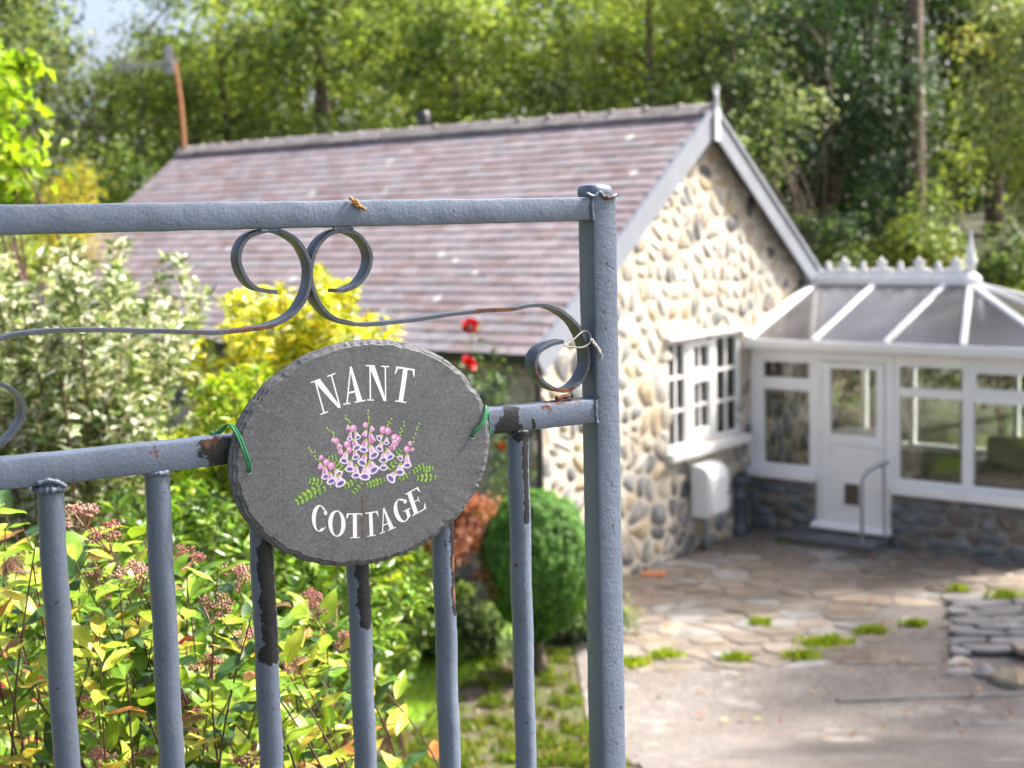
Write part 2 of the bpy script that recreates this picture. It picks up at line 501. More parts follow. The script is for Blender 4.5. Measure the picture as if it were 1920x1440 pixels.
MAT['patio'] = m_stone('patio_bed', [(0.13, 0.10, 0.075), (0.22, 0.18, 0.14), (0.30, 0.25, 0.20)], 4, rnd=0)

gxs = [-400, -150, -60] + lin(-30, 30, 61) + [60, 150, 400]
gys = [-60, -20, -4] + lin(0, 16, 129) + lin(16.5, 60, 88) + [90, 180, 420]
tag(sheet('ground', gxs, gys, MAT['soil'], 0.0), kind='structure')
tag(sheet('hill', lin(-34, 34, 50), lin(22.6, 62, 50), MAT['litter'], 0.006), kind='structure')
def on_drive(x, y): return x > 0.45 + 0.055 * (11.5 - y) + 0.12 * noise.noise((y * 0.9, 2.2, 0))
drive = tag(sheet('drive', lin(-0.4, 7.5, 72), lin(1.0, 16.6, 110), MAT['drive'], 0.014, on_drive, 0.008), kind='structure')
def on_lawn(x, y):
    e = 0.25 * noise.noise((x * 1.1, y * 1.1, 0.7))
    return x < -0.36 - 0.27 * (11.4 - y) + e and y > 6.2 and y < 13.2 + e
lawn = tag(sheet('lawn', lin(-7.0, 0.2, 80), lin(6, 13.6, 80), MAT['turf'], 0.005, on_lawn), kind='structure')

# ------------------------------------------------------------------ broken-stone layouts
def clip_half(poly, px, py, nx, ny):
    out = []
    for i in range(len(poly)):
        a = poly[i]; b = poly[(i + 1) % len(poly)]
        da = (a[0] - px) * nx + (a[1] - py) * ny; db = (b[0] - px) * nx + (b[1] - py) * ny
        if da <= 0: out.append(a)
        if da * db < 0:
            t = da / (da - db); out.append((a[0] + (b[0] - a[0]) * t, a[1] + (b[1] - a[1]) * t))
    return out

def rubble(poly, size, seed, aspect=1.2, gap=0.014, jit=0.42, skip=None, vary=0.0):
    """irregular stones filling the convex polygon poly; returns [(polygon, centre)]"""
    rnd = random.Random(seed)
    xs = [p[0] for p in poly]; ys = [p[1] for p in poly]
    sx = size * math.sqrt(aspect); sy = size / math.sqrt(aspect)
    seeds = []
    y = min(ys) - sy; row = 0
    while y < max(ys) + sy:
        x = min(xs) - sx + (row % 2) * sx * 0.5
        while x < max(xs) + sx:
            if not (vary and rnd.random() < vary):
                seeds.append((x + rnd.uniform(-jit, jit) * sx, y + rnd.uniform(-jit, jit) * sy))
            if vary and rnd.random() < vary * 0.55:
                seeds.append((x + rnd.uniform(-.5, .5) * sx, y + rnd.uniform(-.5, .5) * sy))
            x += sx
        y += sy; row += 1
    S = np.array(seeds); Sn = S / np.array([sx, sy])
    out = []
    ccw = sum(poly[i][0] * poly[(i + 1) % len(poly)][1] - poly[(i + 1) % len(poly)][0] * poly[i][1] for i in range(len(poly))) > 0
    for k in range(len(S)):
        if skip and skip(S[k][0], S[k][1]): continue
        d2 = ((Sn - Sn[k]) ** 2).sum(1); nb = np.argsort(d2)[1:19]
        c = [(S[k][0] - 2 * sx, S[k][1] - 2 * sy), (S[k][0] + 2 * sx, S[k][1] - 2 * sy), (S[k][0] + 2 * sx, S[k][1] + 2 * sy), (S[k][0] - 2 * sx, S[k][1] + 2 * sy)]
        for j in nb:
            dx, dy = (Sn[j] - Sn[k])
            nx, ny = dx / sx, dy / sy
            l_ = math.hypot(nx, ny)
            if l_ < 1e-6: continue
            mx, my = (S[k] + S[j]) / 2
            g = gap * rnd.uniform(0.5, 1.6)
            c = clip_half(c, mx - nx / l_ * g, my - ny / l_ * g, nx / l_, ny / l_)
            if len(c) < 3: break
        if len(c) < 3: continue
        for i in range(len(poly)):
            a = poly[i]; b = poly[(i + 1) % len(poly)]
            ex, ey = b[0] - a[0], b[1] - a[1]; l_ = math.hypot(ex, ey)
            nx, ny = (ey / l_, -ex / l_) if ccw else (-ey / l_, ex / l_)
            c = clip_half(c, a[0], a[1], nx, ny)
            if len(c) < 3: break
        if len(c) < 3: continue
        A = abs(sum(c[i][0] * c[(i + 1) % len(c)][1] - c[(i + 1) % len(c)][0] * c[i][1] for i in range(len(c)))) / 2
        if A < 0.18 * size * size * 0.5: continue
        # round the corners once and drop slivers
        r_ = []
        for i in range(len(c)):
            a = c[i]; b = c[(i + 1) % len(c)]
            if math.hypot(b[0] - a[0], b[1] - a[1]) < size * 0.06: continue
            r_.append((a[0] * 0.76 + b[0] * 0.24, a[1] * 0.76 + b[1] * 0.24)); r_.append((a[0] * 0.24 + b[0] * 0.76, a[1] * 0.24 + b[1] * 0.76))
        if len(r_) < 5: continue
        cx = sum(p[0] for p in r_) / len(r_); cy = sum(p[1] for p in r_) / len(r_)
        out.append((r_, (cx, cy), A))
    return out

def stone_vf(poly, cen, fn, d0, d1, rnd, inset=0.72):
    """pillow-faced stone: foot ring, shoulder ring, crown ring; fn(a,b,depth)->xyz relative to its centre"""
    n = len(poly); v = []
    tilt = (rnd.uniform(-.07, .07), rnd.uniform(-.07, .07))
    for k, (s_, d) in enumerate(((1.0, d0), (0.97, d0 + (d1 - d0) * 0.6), (inset, d1))):
        for a, b in poly:
            aa = (a - cen[0]) * s_; bb = (b - cen[1]) * s_
            dd = d + (tilt[0] * aa + tilt[1] * bb + rnd.uniform(-.1, .1) * (d1 - d0) if k else 0)
            v.append(fn(aa, bb, dd))
    f = []
    for r_ in range(2):
        for k in range(n):
            k2 = (k + 1) % n
            f.append((r_ * n + k, r_ * n + k2, (r_ + 1) * n + k2, (r_ + 1) * n + k))
    f.append(tuple(2 * n + k for k in range(n)))
    return v, f

# ------------------------------------------------------------------ the cottage
YAW = 0.6519
CW, HR, HE, LH, OV, EO = 6.318, 4.876, 2.489, 8.604, 0.13, 0.20     # gable width, ridge, eave, length, overhangs
HX, HY = 0.2274, 13.2138
TANP = (HR - HE) / (CW / 2 + EO)
cottage = empty('cottage', (HX, HY, 0), -YAW)      # local x = out of the gable, y = along the gable, z up
tag(cottage, 'rubble-stone cottage with a plum-grey slate roof and grey bargeboards', 'cottage')
def hw(x, y, z=0.0):
    c, s_ = math.cos(-YAW), math.sin(-YAW)
    return (HX + x * c - y * s_, HY + x * s_ + y * c, z)

WT = 0.45
def wall_top(u): return HR - 0.10 - abs(u - CW / 2) * TANP
WIN = (2.36, 4.02, 1.19, 2.39)       # window opening y0 y1 z0 z1
# gable mortar bed with the window opening left out
g = MB()
prof = [(0.0, 0.0), (CW, 0.0), (CW, wall_top(CW)), (CW / 2, wall_top(CW / 2)), (0.0, wall_top(0))]
def gfn(a, b, d): return (d, a, b)
y0, y1, z0, z1 = WIN
for piece in ([(0, -.3), (y0, -.3), (y0, wall_top(y0)), (0, wall_top(0))],
              [(y1, -.3), (CW, -.3), (CW, wall_top(CW)), (y1, wall_top(y1))],
              [(y0, -.3), (y1, -.3), (y1, z0), (y0, z0)],
              [(y0, z1), (y1, z1), (y1, wall_top(y1)), (CW / 2, wall_top(CW / 2)), (y0, wall_top(y0))]):
    g.add(prism(piece, gfn, -WT, 0.0))
gable = g.build('gable_wall', MAT['mortar'], cottage, smooth=False)
far = MB(); far.add(prism(prof, gfn, -LH + 0.25, -LH + 0.05)); far.build('rear_gable_wall', MAT['mortar'], cottage, smooth=False)
lw = MB(); lw.add(box(-LH + 0.3, -WT - 0.002, 0.0, 0.4, -.3, wall_top(0) - 0.02)); side = lw.build('side_wall', MAT['mortar'], cottage, smooth=False)
lw = MB(); lw.add(box(-LH + 0.3, -WT - 0.002, CW - 0.4, CW, -.3, wall_top(0) - 0.02)); lw.build('side_wall', MAT['mortar'], cottage, smooth=False)
rnd = random.Random(11)
cells = rubble([(0.0, 0.0), (CW, 0.0), (CW, wall_top(CW) - .02), (CW / 2, wall_top(CW / 2) - .02), (0.0, wall_top(0) - .02)],
               0.205, 5, 1.12, 0.011, 0.45, lambda a, b: y0 - .03 < a < y1 + .03 and z0 - .1 < b < z1 + .06, vary=0.22)
cells = [c for c in cells if not (y0 + .02 < c[1][0] < y1 - .02 and z0 - .06 < c[1][1] < z1 + .02)]
cells.sort(key=lambda c: (0 if c[1][0] < 4.35 else 1, -c[2]))
rest = [MB() for _ in STONES]
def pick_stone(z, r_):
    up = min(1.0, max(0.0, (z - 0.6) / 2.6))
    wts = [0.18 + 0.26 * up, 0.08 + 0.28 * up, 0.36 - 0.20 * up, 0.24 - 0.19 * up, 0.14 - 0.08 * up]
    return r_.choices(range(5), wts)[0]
for i, (pl, cn, A) in enumerate(cells):
    # squeeze the stone out of the opening
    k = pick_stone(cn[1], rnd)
    vf = stone_vf(pl, cn, lambda a, b, d: (d, a, b), -0.02, rnd.uniform(0.004, 0.014), rnd, 0.84)
    if i < 300:
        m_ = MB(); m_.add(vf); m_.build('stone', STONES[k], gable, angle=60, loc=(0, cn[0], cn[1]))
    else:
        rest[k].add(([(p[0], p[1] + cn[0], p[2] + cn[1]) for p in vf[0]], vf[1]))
m_ = MB()
for k, q in enumerate(rest):
    m_.add((q.v, q.f), k)
tag(m_.build('small_stones', STONES, gable, angle=60), kind='stuff')
# side wall stones, mostly hidden behind the shrubs
cells = rubble([(-LH + .3, 0.0), (0.0, 0.0), (0.0, wall_top(0) - .05), (-LH + .3, wall_top(0) - .05)], 0.26, 8, 1.3, 0.012, 0.4)
m_ = MB()
for pl, cn, A in cells:
    vf = stone_vf(pl, cn, lambda a, b, d: (a + cn[0], -d, b + cn[1]), -0.02, rnd.uniform(0.015, 0.04), rnd)
    m_.add(([tuple(p) for p in vf[0]], [f[::-1] for f in vf[1]]), rnd.choice([2, 2, 3, 0, 4]))
tag(m_.build('small_stones', STONES, side, angle=60), kind='stuff')

# roof: boards, slates, ridge tiles
SL = math.hypot(CW / 2 + EO, HR - HE); sa = math.atan(TANP)
def slope_pt(x, s_, n, side=-1):
    """x along the house, s_ up the slope from the eave, n off the slope"""
    u = -EO + s_ * math.cos(sa) - n * math.sin(sa)
    if side > 0: u = CW - u
    return (x, u, HE + s_ * math.sin(sa) + n * math.cos(sa))
rf = MB()
for sd_ in (-1, 1):
    c = [slope_pt(x, s_, n, sd_) for n in (-0.11, -0.03) for s_ in (0.0, SL - 0.03) for x in (-LH, OV - 0.03)]
    rf.add((c, [(0, 2, 3, 1), (4, 5, 7, 6), (0, 1, 5, 4), (2, 6, 7, 3), (0, 4, 6, 2), (1, 3, 7, 5)]))
roof = rf.build('roof', MAT['dark_wood'], cottage, smooth=False)
GA = 0.150; SWD = 0.245
rows = int((SL - 0.1) / GA)
slate_items = []
for sd_ in (-1, 1):
    for r_ in range(rows + 1):
        x = -LH + (r_ % 2) * SWD * 0.5 - SWD * 0.5
        while x < OV:
            a = max(x + 0.003, -LH); b = min(x + SWD - 0.003, OV)
            if b - a > 0.05: slate_items.append((sd_, r_, a, b))
            x += SWD
def slate_vf(sd_, r_, a, b, rr, rel):
    s0 = r_ * GA - 0.03 + rr.uniform(-.006, .006); s1 = min(s0 + GA * 1.7, SL - 0.03)
    lift = 0.009 + rr.uniform(0, 0.004); tw = rr.uniform(-.002, .002)
    t = 0.009
    P8 = [slope_pt(a, s0, lift - t + tw, sd_), slope_pt(b, s0, lift - t - tw, sd_), slope_pt(b, s1, -0.012, sd_), slope_pt(a, s1, -0.012, sd_),
          slope_pt(a, s0, lift + tw, sd_), slope_pt(b, s0, lift - tw, sd_), slope_pt(b, s1, -0.004, sd_), slope_pt(a, s1, -0.004, sd_)]
    f = [(0, 1, 2, 3), (7, 6, 5, 4), (0, 4, 5, 1), (1, 5, 6, 2), (3, 2, 6, 7), (0, 3, 7, 4)]
    if sd_ < 0: f = [q[::-1] for q in f]
    return [tuple(p) for p in P8], f
rr = random.Random(4)
def slate_rank(it):
    sd_, r_, a, b = it
    hid = 0 if (sd_ < 0 and r_ > 3 and a > -7.6) else 50
    return hid - a * 1.0 - 0.05 * r_
slate_items.sort(key=slate_rank)
rm_ = MB()
for i, it in enumerate(slate_items):
    k = rr.choices([0, 1, 2, 3], [0.36, 0.34, 0.2, 0.1])[0]
    vf = slate_vf(*it, rr, None)
    if i < 300:
        m_ = MB(); m_.add(vf); m_.build('slate', SLATES[k], roof, smooth=False)
    else: rm_.add(vf, k)
tag(rm_.build('slates', SLATES, roof, smooth=False), kind='stuff')
x = -LH - 0.02; i = 0
while x < OV - 0.02:
    b = min(x + 0.44, OV + 0.02)
    dz = rr.uniform(-.006, .006)
    sec = []
    hgt = 0.13
    outer = [(-0.17, -0.17 * TANP), (-0.05, -0.02), (0, 0.0), (0.05, -0.02), (0.17, -0.17 * TANP)]
    pl = [(a_, HR + 0.055 + c_ + dz) for a_, c_ in outer] + [(a_, HR + 0.03 + c_ + dz) for a_, c_ in outer[::-1]]
    m_ = MB(); m_.add(prism(pl, lambda a_, c_, d: (d, CW / 2 + a_, c_), x + 0.004, b - 0.004))
    m_.build('ridge_tile', MAT['ridge'], roof, smooth=False, bevel=0.006)
    m2 = MB(); m2.add(lathe([(0.02, -0.04), (0.045, -0.02), (0.045, 0.0), (0.02, 0.022)], 8, (b, CW / 2 + rr.uniform(-.03, .03), HR + 0.05)))
    if i % 1 == 0 and b < OV - 0.1: m2.build('mortar_joint', MAT['mortar_grey'], roof)
    x = b; i += 1
# bargeboards with an upper verge strip, soffit, finial
for sd_ in (-1, 1):
    for (n0, n1, x0, x1, s_extra, nm, mt) in ((-0.235, -0.03, OV - 0.005, OV + 0.03, 0.0, 'bargeboard', 'barge'), (-0.022, 0.022, OV + 0.002, OV + 0.05, 0.0, 'verge_strip', 'barge')):
        c = [slope_pt(x_, s_, n, sd_) for n in (n0, n1) for s_ in (-0.02, SL - 0.01 + 0.0 * n) for x_ in (x0, x1)]
        # mitre at the apex
        for k_, (n, s_i) in enumerate(((n0, 0), (n0, 1), (n1, 0), (n1, 1))):
            if s_i == 1:
                smax = SL + n * math.tan(sa) - 0.004
                c[k_ * 2] = slope_pt(x0, smax, n, sd_); c[k_ * 2 + 1] = slope_pt(x1, smax, n, sd_)
        m_ = MB(); m_.add((c, [(0, 2, 3, 1), (4, 5, 7, 6), (0, 1, 5, 4), (2, 6, 7, 3), (0, 4, 6, 2), (1, 3, 7, 5)]))
        m_.build(nm, MAT[mt], cottage, smooth=False)
fm = MB()
fm.add(box(OV + 0.03, OV + 0.07, CW / 2 - 0.055, CW / 2 + 0.055, HR - 0.36, HR - 0.0))
fm.add(tube([(OV + 0.05, CW / 2, HR - .02), (OV + 0.05, CW / 2, HR + 0.16)], [0.03, 0.022], 8))
fm.add(tube([(OV + 0.05, CW / 2, HR + 0.12), (OV + 0.05, CW / 2 + 0.03, HR + 0.2), (OV + 0.05, CW / 2 + 0.02, HR + 0.27)], [0.024, 0.02, 0.003], 7))
fm.add(tube([(OV + 0.05, CW / 2, HR + 0.11), (OV + 0.05, CW / 2 - 0.05, HR + 0.17), (OV + 0.05, CW / 2 - 0.07, HR + 0.24)], [0.022, 0.016, 0.003], 7))
fm.build('finial', MAT['lead'], cottage, angle=50)
gt = MB(); half = [(0.06 * math.cos(R(180 + a)), 0.06 * math.sin(R(180 + a))) for a in range(0, 181, 30)] + [(0.052, 0.0), (0.046 * math.cos(R(-40)), 0.046 * math.sin(R(-40))), (0, -0.05), (-0.046 * math.cos(R(-40)), 0.046 * math.sin(R(-40))), (-0.052, 0.0)]
gt.add(prism(half, lambda a, b, d: (d, -EO - 0.05 + a, HE - 0.03 + b), -LH, OV + 0.02))
gt.build('gutter', MAT['black_pl'], cottage)
dp = MB(); dp.add(tube([(0.06, -0.06, HE - 0.1), (0.06, -0.05, HE - 0.3), (0.06, -0.05, 0.0)], 0.034, 8)); dp.build('downpipe', MAT['black_pl'], cottage)
vp = MB(); vp.add(lathe([(0.05, -0.2), (0.05, 0.12), (0.085, 0.13), (0.085, 0.24), (0.06, 0.27)], 12, (-4.2, CW / 2 + 0.25, HR + 0.0))); vp.build('vent_pipe', MAT['black_pl'], roof)

# gable window: white timber, three lights with glazing bars
win = empty('window'); win.parent = cottage
D0 = -0.06
fr = MB()
def wbox(mb, a, b, c, d, dep0=D0 - 0.03, dep1=D0 + 0.04): mb.add(box(dep0, dep1, a, b, c, d))
wbox(fr, y0, y0 + .06, z0, z1); wbox(fr, y1 - .07, y1, z0, z1); wbox(fr, y0 + .06, y1 - .07, z1 - .05, z1); wbox(fr, y0 + .06, y1 - .07, z0, z0 + .06)
S1, S2 = 2.80, 3.44
wbox(fr, S1 - .035, S1 + .035, z0 + .06, z1 - .05); wbox(fr, S2 - .035, S2 + .035, z0 + .06, z1 - .05)
fr.build('frame', MAT['white_wood'], win, bevel=0.006)
for a, b, thick in ((y0 + .06, S1 - .035, .02), (S1 + .035, S2 - .035, .11), (S2 + .035, y1 - .07, .02)):
    ca = MB(); zz0, zz1 = z0 + .06, z1 - .05
    e0, e1 = D0 - .012, D0 + .052
    if thick > .05:
        ca.add(box(e0, e1, a, a + thick, zz0, zz1)); ca.add(box(e0, e1, b - thick, b, zz0, zz1))
        ca.add(box(e0 + .001, e1 - .001, a + thick, b - thick, zz0, zz0 + .12)); ca.add(box(e0 + .001, e1 - .001, a + thick, b - thick, zz1 - .06, zz1))
        ca.add(box(e0 + .001, e1 - .001, a + thick, b - thick, zz1 - .46, zz1 - .30))
        ca.build('casement', MAT['white_wood'], win, bevel=0.005)
        gb = MB(); mid = (a + b) / 2
        gb.add(box(D0 - .01, D0 + .025, mid - .016, mid + .016, zz0 + .12, zz1 - .46)); gb.add(box(D0 - .01, D0 + .025, mid - .016, mid + .016, zz1 - .30, zz1 - .06))
        gb.add(box(D0 - .011, D0 + .024, a + thick, b - thick, zz0 + .36, zz0 + .395)); gb.build('glazing_bar', MAT['white_wood'], win)
        pn = MB(); pn.add(box(D0 - .004, D0 + .002, a + thick - .01, b - thick + .01, zz0 + .11, zz1 - .05)); pn.build('pane', MAT['glass'], win, smooth=False)
    else:
        mid = (a + b) / 2
        gb = MB(); gb.add(box(D0 - .01, D0 + .025, mid - .015, mid + .015, zz0, zz1)); gb.build('glazing_bar', MAT['white_wood'], win)
        for q in (1, 2):
            gb = MB(); zq = zz0 + (zz1 - zz0) * q / 3; gb.add(box(D0 - .011, D0 + .026, a, b, zq - .018, zq + .018)); gb.build('glazing_bar', MAT['white_wood'], win)
        pn = MB(); pn.add(box(D0 - .004, D0 + .002, a, b, zz0, zz1)); pn.build('pane', MAT['glass'], win, smooth=False)
sm = MB(); sm.add(box(-0.1, 0.10, y0 - .06, y1 + .06, z0 - .10, z0 - .002)); sm.build('sill', MAT['white_wood'], win, bevel=0.012)
lm = MB(); lm.add(box(-0.1, 0.075, y0 - .05, y1 + .05, z1 + .002, z1 + .055)); lm.build('lintel_strip', MAT['white_wood'], win, bevel=0.01)
# curtains and a dim room behind the panes
cu = MB()
for a, b in ((y0 + .05, y0 + .3), (y1 - .38, y1 - .06)):
    n = 14; pts = [(-0.2 + 0.02 * math.sin(i * 2.2), a + (b - a) * i / n) for i in range(n + 1)]
    v = [(p[0], p[1], z) for z in (z0 - .1, z1) for p in pts]
    cu.add((v, [(i, i + 1, n + 2 + i, n + 1 + i) for i in range(n)]))
cu.build('curtain', MAT['plaster'], win)
rb = MB(); rb.add(box(-2.6, -2.55, 0.5, CW - 0.5, 0, 2.6)); rb.build('inner_wall', MAT['plaster'], cottage, smooth=False)
fl = MB(); fl.add(box(-2.55, -WT - .01, 0.5, CW - 0.5, -.05, 0.0)); fl.build('inner_floor', MAT['cabinet'], cottage, smooth=False)

# meter box on the gable
mtb = empty('meter_box', hw(0.0, 2.98, 0.0), -YAW)
tag(mtb, 'white plastic meter box fixed to the stone gable below the window', 'meter box')
mm = MB()
pf = [(0.03, 0.42), (0.25, 0.42), (0.27, 0.47), (0.27, 0.88), (0.235, 0.96), (0.16, 0.995), (0.03, 1.0)]
mm.add(prism(pf, lambda a, b, d: (a, d, b), -0.22, 0.22)); mm.build('body', MAT['upvc'], mtb, bevel=0.018)
mm = MB(); mm.add(box(0.272, 0.284, -0.19, 0.19, 0.47, 0.86)); mm.build('door', MAT['upvc'], mtb, bevel=0.006)
mm = MB(); mm.add(lathe([(0.012, 0), (0.012, 0.01)], 8)); mm.build('lock', MAT['steel'], mtb, loc=(0.284, 0.15, 0.66), rot=(0, R(90), 0))
mm = MB(); mm.add(tube([(0.12, -0.05, 0.43), (0.12, -0.05, 0.2), (0.10, 0.02, 0.0), (0.1, 0.05, -0.05)], 0.03, 8)); mm.build('pipe', MAT['steel'], mtb)

# ------------------------------------------------------------------ aerial on the far end of the roof
ax, ay, _ = hw(-LH + 0.1, CW / 2 - 0.05)
aer = empty('roof_aerial', (ax, ay, 0)); tag(aer, 'television aerial on a thin rusty mast above the far roof end', 'aerial')
ZT = 6.174
m_ = MB(); m_.add(tube([(0, 0, HR - .3), (-0.03, 0, HR + .7), (-0.09, 0, ZT)], [0.04, 0.035, 0.03], 8)); m_.build('mast', MAT['rusty'], aer)
m_ = MB(); m_.add(tube([(0.0, -.05, ZT - .04), (-0.85, -.12, ZT - .13)], 0.018, 6)); m_.build('boom', MAT['alu'], aer)
for i in range(9):
    t = 0.24 + i * 0.085; m_ = MB(); m_.add(tube([(-t, -.07 - t * .08, ZT - .06 - t * .09 - .07), (-t, -.07 - t * .08, ZT - .06 - t * .09 + .07)], 0.012, 5)); m_.build('director', MAT['alu'], aer)
for i in range(5):
    m_ = MB(); xx = -0.09 - i * 0.035; m_.add(tube([(xx, -.12 + i * .05, ZT - .22), (xx - .01, -.12 + i * .05, ZT + .18)], 0.016, 5)); m_.build('reflector_rod', MAT['alu'], aer)

# ------------------------------------------------------------------ conservatory on the gable
UC = 4.2044; CYAW = math.atan(-0.0487)
cx_, cy_, _ = hw(0.0, UC)
cons = empty('conservatory', (cx_, cy_, 0), -YAW + CYAW)     # local x along its front, y inwards
tag(cons, 'white-framed glazed conservatory with a low stone wall and crested roof', 'conservatory')
def cw(x, y, z=0.0):
    a = -YAW + CYAW; c, s_ = math.cos(a), math.sin(a)
    return (cx_ + x * c - y * s_, cy_ + x * s_ + y * c, z)
CL, CD = 3.5, 3.05           # length along the front, depth
HEAD = 2.16
def cbox(name, a, b, c, d, e, f, mat='upvc', par=None, bev=0.006):
    m_ = MB(); m_.add(box(a, b, c, d, e, f)); return m_.build(name, MAT[mat], par or cons, bevel=bev)

# dwarf walls with separate stones
def dwarf(x0, x1, ztop, seed, parts=True, yfront=-0.02):
    m_ = MB(); m_.add(box(x0, x1, 0.0, 0.24, -.2, ztop)); wl = m_.build('dwarf_wall', MAT['mortar_grey'], cons, smooth=False)
    cl = rubble([(x0, -0.02), (x1, -0.02), (x1, ztop - .01), (x0, ztop - .01)], 0.19, seed, 1.9, 0.012, 0.36, vary=0.15)
    r_ = random.Random(seed)
    for pl, cn, A in cl:
        vf = stone_vf(pl, cn, lambda a, b, d: (a, -d, b), -0.02, r_.uniform(0.012, 0.04), r_)
        q = MB(); q.add((vf[0], [f[::-1] for f in vf[1]])); q.build('stone', r_.choice(WALLSTONES), wl, angle=60, loc=(cn[0], 0, cn[1]))
dwarf(0.0, 0.86, 0.66, 21)
dwarf(1.78, CL, 0.62, 22)
m_ = MB(); m_.add(box(CL - .22, CL, 0.24, CD, -.2, 0.62)); m_.add(box(-0.1, CL - .22, CD - .22, CD, -.2, 0.62)); m_.build('rear_dwarf_wall', MAT['mortar_grey'], cons, smooth=False)

def window(x0, x1, zb, zt, glass, trans, topglass, place=lambda x, y: (x, y), name='window', casement=False):
    """front window; glass=(xa,xb), trans=(za,zb)"""
    e = empty(name); e.parent = cons
    xa, xb = glass; ta, tb = trans
    f = MB()
    f.add(box(x0, xa, 0.02, 0.09, zb, zt)); f.add(box(xb, x1, 0.02, 0.09, zb, zt))
    f.add(box(xa, xb, 0.022, 0.088, zb, zb + .05)); f.add(box(xa, xb, 0.022, 0.088, topglass, zt)); f.add(box(xa, xb, 0.022, 0.088, ta, tb))
    f.build('frame', MAT['upvc'], e, bevel=0.006)
    if casement:
        s_ = MB(); q = 0.035
        s_.add(box(xa, xb, 0.005, 0.021, tb - .01, tb + q)); s_.add(box(xa, xb, 0.005, 0.021, topglass - q, topglass + .01))
        s_.add(box(xa - .01, xa + q, 0.004, 0.0205, tb - .01, topglass + .01)); s_.add(box(xb - q, xb + .01, 0.004, 0.0205, tb - .01, topglass + .01))
        s_.build('casement', MAT['upvc'], e, bevel=0.004)
    for za, zc in ((zb + .05, ta), (tb, topglass)):
        p_ = MB(); p_.add(box(xa - .01, xb + .01, 0.05, 0.058, za - .01, zc + .01)); p_.build('pane', MAT['glass'], e, smooth=False)
    return e
w1 = window(0.0, 0.86, 0.78, HEAD, (0.17, 0.77), (1.70, 1.84), 2.02)
cbox('sill', 0.0, 0.87, -0.09, 0.10, 0.672, 0.778, par=w1, bev=0.012)
w2 = window(1.80, 2.62, 0.742, HEAD, (1.86, 2.57), (1.70, 1.80), 2.03)
cbox('sill', 1.76, 2.619, -0.09, 0.10, 0.632, 0.740, par=w2, bev=0.012)
w3 = window(2.622, CL, 0.742, HEAD, (2.69, 3.42), (1.68, 1.80), 2.03, casement=True)
cbox('sill', 2.621, CL + .06, -0.09, 0.10, 0.632, 0.740, par=w3, bev=0.012)
# end and back frames, simpler
def plain_frame(pts, name='window'):
    (xa, ya), (xb, yb) = pts
    e = empty(name); e.parent = cons
    a = Vector((xa, ya, 0)); b = Vector((xb, yb, 0)); L_ = (b - a).length; n = max(2, round(L_ / 0.75))
    f = MB()
    for i in range(n + 1):
        p = a.lerp(b, i / n); f.add(bar((p.x, p.y, 0.62), (p.x, p.y, HEAD), 0.07, 0.07, (1, 0, 0)))
    for z, h in ((0.66, .09), (1.75, .08), (HEAD - .06, .14)): f.add(bar((xa, ya, z), (xb, yb, z), 0.06, h))
    f.build('frame', MAT['upvc'], e)
    p_ = MB(); p_.add(bar((xa, ya, 1.4), (xb, yb, 1.4), 0.006, 1.46)); p_.build('pane', MAT['glass'], e, smooth=False)
plain_frame(((CL - .05, 0.12), (CL - .05, CD - .1)))
plain_frame(((0.0, CD - .08), (CL - .1, CD - .08)))

# door
door = empty('door'); door.parent = cons
f = MB(); f.add(box(0.862, 0.93, 0.01, 0.095, 0.16, HEAD)); f.add(box(1.70, 1.798, 0.01, 0.095, 0.16, HEAD)); f.add(box(0.93, 1.70, 0.012, 0.093, 2.06, HEAD)); f.build('door_frame', MAT['upvc'], door, bevel=0.006)
f = MB()
dx0, dx1, gx0, gx1, gz0, gz1 = 0.94, 1.69, 1.045, 1.60, 1.24, 1.98
f.add(box(dx0, gx0, -0.005, 0.055, 0.21, 2.05)); f.add(box(gx1, dx1, -0.005, 0.055, 0.21, 2.05)); f.add(box(gx0, gx1, -0.004, 0.054, gz1, 2.05)); f.add(box(gx0, gx1, -0.004, 0.054, 1.12, gz0))
f.add(box(gx0, gx1, 0.006, 0.05, 0.34, 1.12)); f.add(box(gx0, gx1, -0.004, 0.054, 0.21, 0.34))
leaf_ = f.build('door_leaf', MAT['upvc'], door, bevel=0.005)
f = MB(); f.add(box(gx0 - .01, gx1 + .01, 0.02, 0.03, gz0 - .01, gz1 + .01)); f.build('pane', MAT['glass'], door, smooth=False)
f = MB(); f.add(box(1.195, 1.435, -0.012, 0.008, 0.42, 0.72)); f.build('flap_frame', MAT['upvc'], door, bevel=0.01)
f = MB(); f.add(box(1.225, 1.405, -0.018, -0.0125, 0.45, 0.69)); f.build('cat_flap', MAT['flap'], door, bevel=0.01)
f = MB(); f.add(box(1.63, 1.66, -0.012, -0.004, 1.0, 1.24)); f.add(tube([(1.645, -.012, 1.13), (1.645, -.06, 1.13), (1.54, -.06, 1.13)], 0.011, 8)); f.build('handle', MAT['upvc'], door)
for z in (0.45, 1.75):
    f = MB(); f.add(lathe([(0.016, 0), (0.016, 0.11)], 8)); f.build('hinge', MAT['upvc'], door, loc=(0.935, -0.012, z))
f = MB(); f.add(prism([(-0.10, 0.155), (-0.10, 0.19), (-0.006, 0.235), (-0.006, 0.155)], lambda a, b, d: (d, a, b), 0.84, 1.80)); f.build('threshold', MAT['upvc'], door, bevel=0.008)
f = MB(); f.add(box(0.862, 1.798, 0.0, 0.24, -.1, 0.153)); f.build('base', MAT['mortar_grey'], door)

